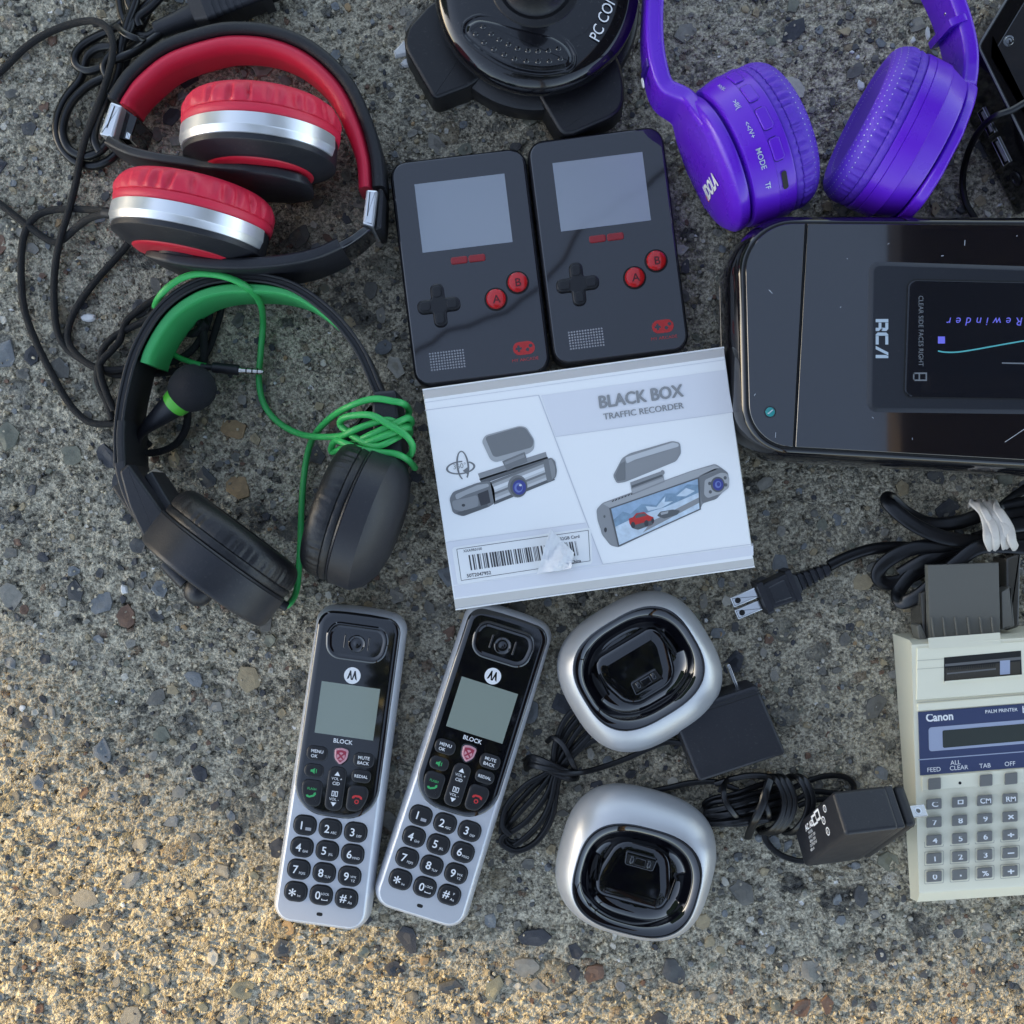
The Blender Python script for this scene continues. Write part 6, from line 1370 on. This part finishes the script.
    # right cup
    cp, O, A, U = cup((191, 194, 40), (-.905, .425, 0), [(.5, 38), (.2, 40.4), (-.8, 40.6), (-3.6, 40.5), (-3.9, 40.1), (-4.2, 40.5), (-12.5, 40.2), (-13, 39.6), (-21.5, 36.6), (-22.5, 36), (-22.6, 33), (-22.6, .1)], 31, 40)
    y = MB(); d = Vector((A.y, -A.x, 0)); dn = -d if d.y < 0 else d
    N_ = []
    for s_, h, lo, hi, th in ((-37, -26.5, 30, 46, 5), (-32, -26.5, 18, 60, 6), (-20, -26.5, 8, 70, 6.5), (0, -26.5, 5, 74, 6.5), (18, -26.5, 10, 68, 6.5), (30, -26, 18, 60, 7)):
        q = O + A * h + dn * s_; N_.append((*zq(q, hi), lo, hi, th))
    N_ += [(971, 82, 22, 54, 7.5), (972.5, 62, 24, 52, 8), (971, 40, 24, 52, 8), (964, 12, 24, 52, 8), (952, -18, 24, 52, 8), (935, -50, 24, 52, 8)]
    sweep(y, N_, rsec(-.5, .5, .3, .08), 'purple'); yk = t.part('yoke', y, sharp=40)
    g = MB(); sweep(g, [(960.5, 22, 23, 53, 9.2), (958, 15.5, 23, 53, 9.2)], rsec(-.5, .5, .3, .05), 'purple'); x, y_, _ = P(929, 8, 40); 
    for i in range(3):
        q = Vector(P(938 + i * 4, 4 + i * 5, 36 + i * 3)); g.ball(q, 1.0, 'chrome', 10)
    t.part('band_hinge', g, yk)
purple_headphones()
# ------------------------------------------------------------------ loose cables on the left, shell grit
def braided():
    c = MB(); r = 1.95
    def cb(pts, rr=r): c.tube([P(*p) for p in pts], rr, 'braid_black', 10, sub=8)
    cb([(-30, 182, 2.5), (0, 204, 2.5), (28, 226, 2.5), (50, 241, 2.5), (62, 240, 4), (76, 228, 8), (90, 218, 14), (105, 214, 25)])
    cb([(108, 211, 25), (92, 210, 10), (70, 209, 5), (48, 211, 2.5), (32, 220, 2.5), (23, 240, 2.5), (21, 270, 2.5), (24, 308, 2.5), (36, 342, 2.5), (52, 374, 2.5), (68, 402, 2.5), (84, 419, 2.5), (98, 424, 2.5), (118, 424, 2.5), (136, 432, 3), (150, 446, 3)])
    cb([(-25, 88, 2.5), (0, 72, 2.5), (26, 47, 2.5), (52, 31, 3), (80, 22, 6), (98, 22, 12), (109, 31, 16), (113, 48, 18), (109, 72, 18), (99, 102, 16), (88, 130, 12), (81, 155, 8), (76, 182, 6), (69, 210, 8), (60, 240, 7), (55, 268, 3), (54, 300, 2.5), (57, 330, 2.5), (66, 348, 2.5), (82, 360, 2.5), (98, 369, 2.5), (118, 375, 2.5), (145, 374, 2.5), (170, 372, 2.5), (195, 366, 2.5), (208, 350, 2.5), (216, 328, 2.5), (221, 308, 2.5), (218, 290, 2.5)])
    cb([(133, 238, 4), (118, 256, 2.5), (98, 278, 2.5), (80, 302, 2.5), (70, 322, 2.5), (68, 340, 2.5), (76, 354, 4), (92, 366, 6), (112, 370, 6), (140, 366, 5), (168, 363, 5), (190, 352, 5), (204, 332, 5), (210, 310, 5), (206, 292, 4)])
    cb([(160, 296, 3), (140, 309, 3), (126, 322, 3), (120, 340, 5), (112, 350, 7), (101, 362, 8), (97, 376, 6), (101, 390, 4), (108, 405, 3), (112, 420, 3)])
    cb([(152, 318, 3), (130, 328, 3), (112, 338, 4), (102, 352, 4), (100, 372, 9), (106, 392, 8), (114, 410, 5)])
    cb([(200, 400, 3), (203, 380, 4), (204, 350, 6), (203, 330, 8), (196, 318, 9), (187, 318, 8), (184, 325, 6), (188, 333, 5), (197, 332, 8), (206, 322, 10)], 2.2)
    off = P(60, 300, 0); o = c.build('audio_cable', off, sharp=80); o.location = [v * S for v in off]
    o['label'] = 'thin black braided audio cable looping from the red headphones across the concrete at the left'; o['category'] = 'cable'
braided()
def bundle():
    t = Thing('connector_cable', 'thick black cable coiled in a bundle with a ribbed connector, behind the red headphones', 'cable', 110, 80)
    c = MB()
    def cb(pts, rr=2.35): c.tube([P(*p) for p in pts], rr, 'cord_black', 12, sub=8)
    cb([(116, -40, 5), (119, -5, 6), (123, 18, 7), (132, 32, 9), (147, 36, 11), (160, 28, 12)])
    cb([(160, 32, 10), (142, 42, 8), (120, 56, 6), (104, 66, 5), (88, 71, 4), (77, 66, 3), (75, 56, 3), (83, 45, 3), (98, 36, 4), (114, 28, 6), (134, 14, 8), (156, -2, 8), (175, -20, 8)])
    cb([(112, 46, 6), (98, 48, 5), (88, 55, 4), (84, 66, 3), (80, 80, 3), (66, 98, 3), (58, 116, 3), (57, 134, 3), (63, 150, 3), (76, 162, 3), (92, 166, 3), (106, 162, 4), (116, 154, 4), (124, 140, 4)])
    cb([(104, 78, 6), (88, 86, 6), (72, 102, 7), (64, 120, 7), (63, 136, 7), (70, 150, 6), (84, 156, 6), (98, 152, 7), (108, 142, 8), (112, 126, 9)])
    cb([(140, -30, 12), (136, 0, 13), (128, 22, 14), (121, 48, 14), (118, 70, 13), (108, 96, 11), (98, 118, 10), (94, 138, 9), (100, 152, 8)])
    cb([(150, -30, 5), (150, -4, 5), (146, 16, 6), (134, 40, 6), (124, 66, 6), (114, 90, 5), (104, 112, 5)])
    cb([(126, -30, 10), (128, 0, 11), (133, 16, 12), (128, 34, 14), (114, 50, 13), (104, 66, 12), (110, 84, 9), (106, 100, 7)])
    cb([(176, -30, 12), (164, -8, 13), (150, 8, 13), (138, 18, 13), (140, 26, 12)]); cb([(112, 60, 16), (130, 54, 16), (146, 44, 14), (160, 34, 12)])
    t.part('cable', c, sharp=60)
    tw = MB(); tw.tube([P(*p) for p in [(112, 28, 3), (116, 26, 14), (126, 34, 20), (140, 39, 19), (148, 37, 10)]], 1.0, 'cord_black', 8, flat=(1.6, .5), sub=8); tw.tube([P(*p) for p in [(100, 88, 3), (104, 92, 14), (112, 95, 14), (118, 92, 6)]], 1.2, 'cord_black', 8, sub=8); t.part('tie', tw)
    k = MB(); A_, B_ = Vector(P(155, 31, 11)), Vector(P(196, 15, 11))
    k.tube([A_, A_.lerp(B_, .06), A_.lerp(B_, .5), B_], [4.0, 4.6, 5.2, 6.8], 'black_matte', 20, smooth=False)
    d = (B_ - A_).normalized(); n = Vector((-d.y, d.x, 0))
    def seg(s0, s1, w0, w1, h0, h1, m='black_matte'):
        k.loft([[B_ + d * s_ + n * x + Vector((0, 0, 1)) * (y + 1) for x, y in rpoly([(-w, -h), (w, -h), (w, h), (-w, h)], 2.2, 4)] for s_, w, h in ((s0, w0, h0), (s1, w1, h1))], m)
    seg(-1, 6, 6.8, 9.5, 6.5, 8.5); seg(6, 36, 9.5, 9.5, 8.5, 8.5); seg(36, 41, 10.5, 10.5, 9.5, 9.5); 
    for i in range(5): seg(9 + i * 3.6, 10.8 + i * 3.6, 10, 10, 9.2, 9.2)
    seg(41, 52, 7.5, 7.5, 6, 6, 'hole_black'); x = MB()
    t.part('connector', k, sharp=35)
bundle()
def grit():
    g = MB(); rg = random.Random(12)
    spots = [(403, 50, 11, 8), (409, 62, 6, 9), (928, 33, 7, 3), (900, 52, 6, 5), (861, 85, 6, 5), (913, 40, 3, 4), (852, 52, 3, 2), (858, 57, 2, 3), (88, 318, 9, 6), (124, 590, 6, 5), (275, 383, 2, 2), (205, 437, 3, 2), (194, 452, 2, 2), (22, 708, 4, 3), (122, 905, 4, 2), (298, 838, 3, 3), (706, 620, 3, 3), (1000, 205, 3, 2), (640, 40, 3, 2)]
    spots += [(rg.uniform(0, 1024), rg.uniform(0, 1024), rg.uniform(.8, 1.9), rg.uniform(.8, 1.6)) for _ in range(110)]
    for x, y, a, b_ in spots:
        cx, cy, _ = P(x, y, .5); a, b_ = a * .5, b_ * .5
        o = [(px * rg.uniform(.6, 1.15), py * rg.uniform(.6, 1.15)) for px, py in supell(a, b_, 2, 8)]; r_ = rg.uniform(0, PI)
        o = [(cx + px*cos(r_) - py*sin(r_), cy + px*sin(r_) + py*cos(r_)) for px, py in o]; h = min(a, b_)
        g.rings(o, [(0, -.8), (0, h * .25), (h * .25, h * .55 + .1)], rg.choice(['shell_bit', 'shell_bit', 'grit_grey', 'grit_dark', 'grit_tan']) if a < 1.2 else 'shell_bit')
    single('shell_grit', g, '', '', 512, 512, kind='stuff', sharp=25)
mat('shell_bit', (.70, .70, .69), 0.6, var=.12, vscale=600); mat('grit_grey', (.2, .21, .21), .8, var=.3, vscale=500); mat('grit_dark', (.05, .05, .055), .7); mat('grit_tan', (.30, .22, .13), .8)
grit()
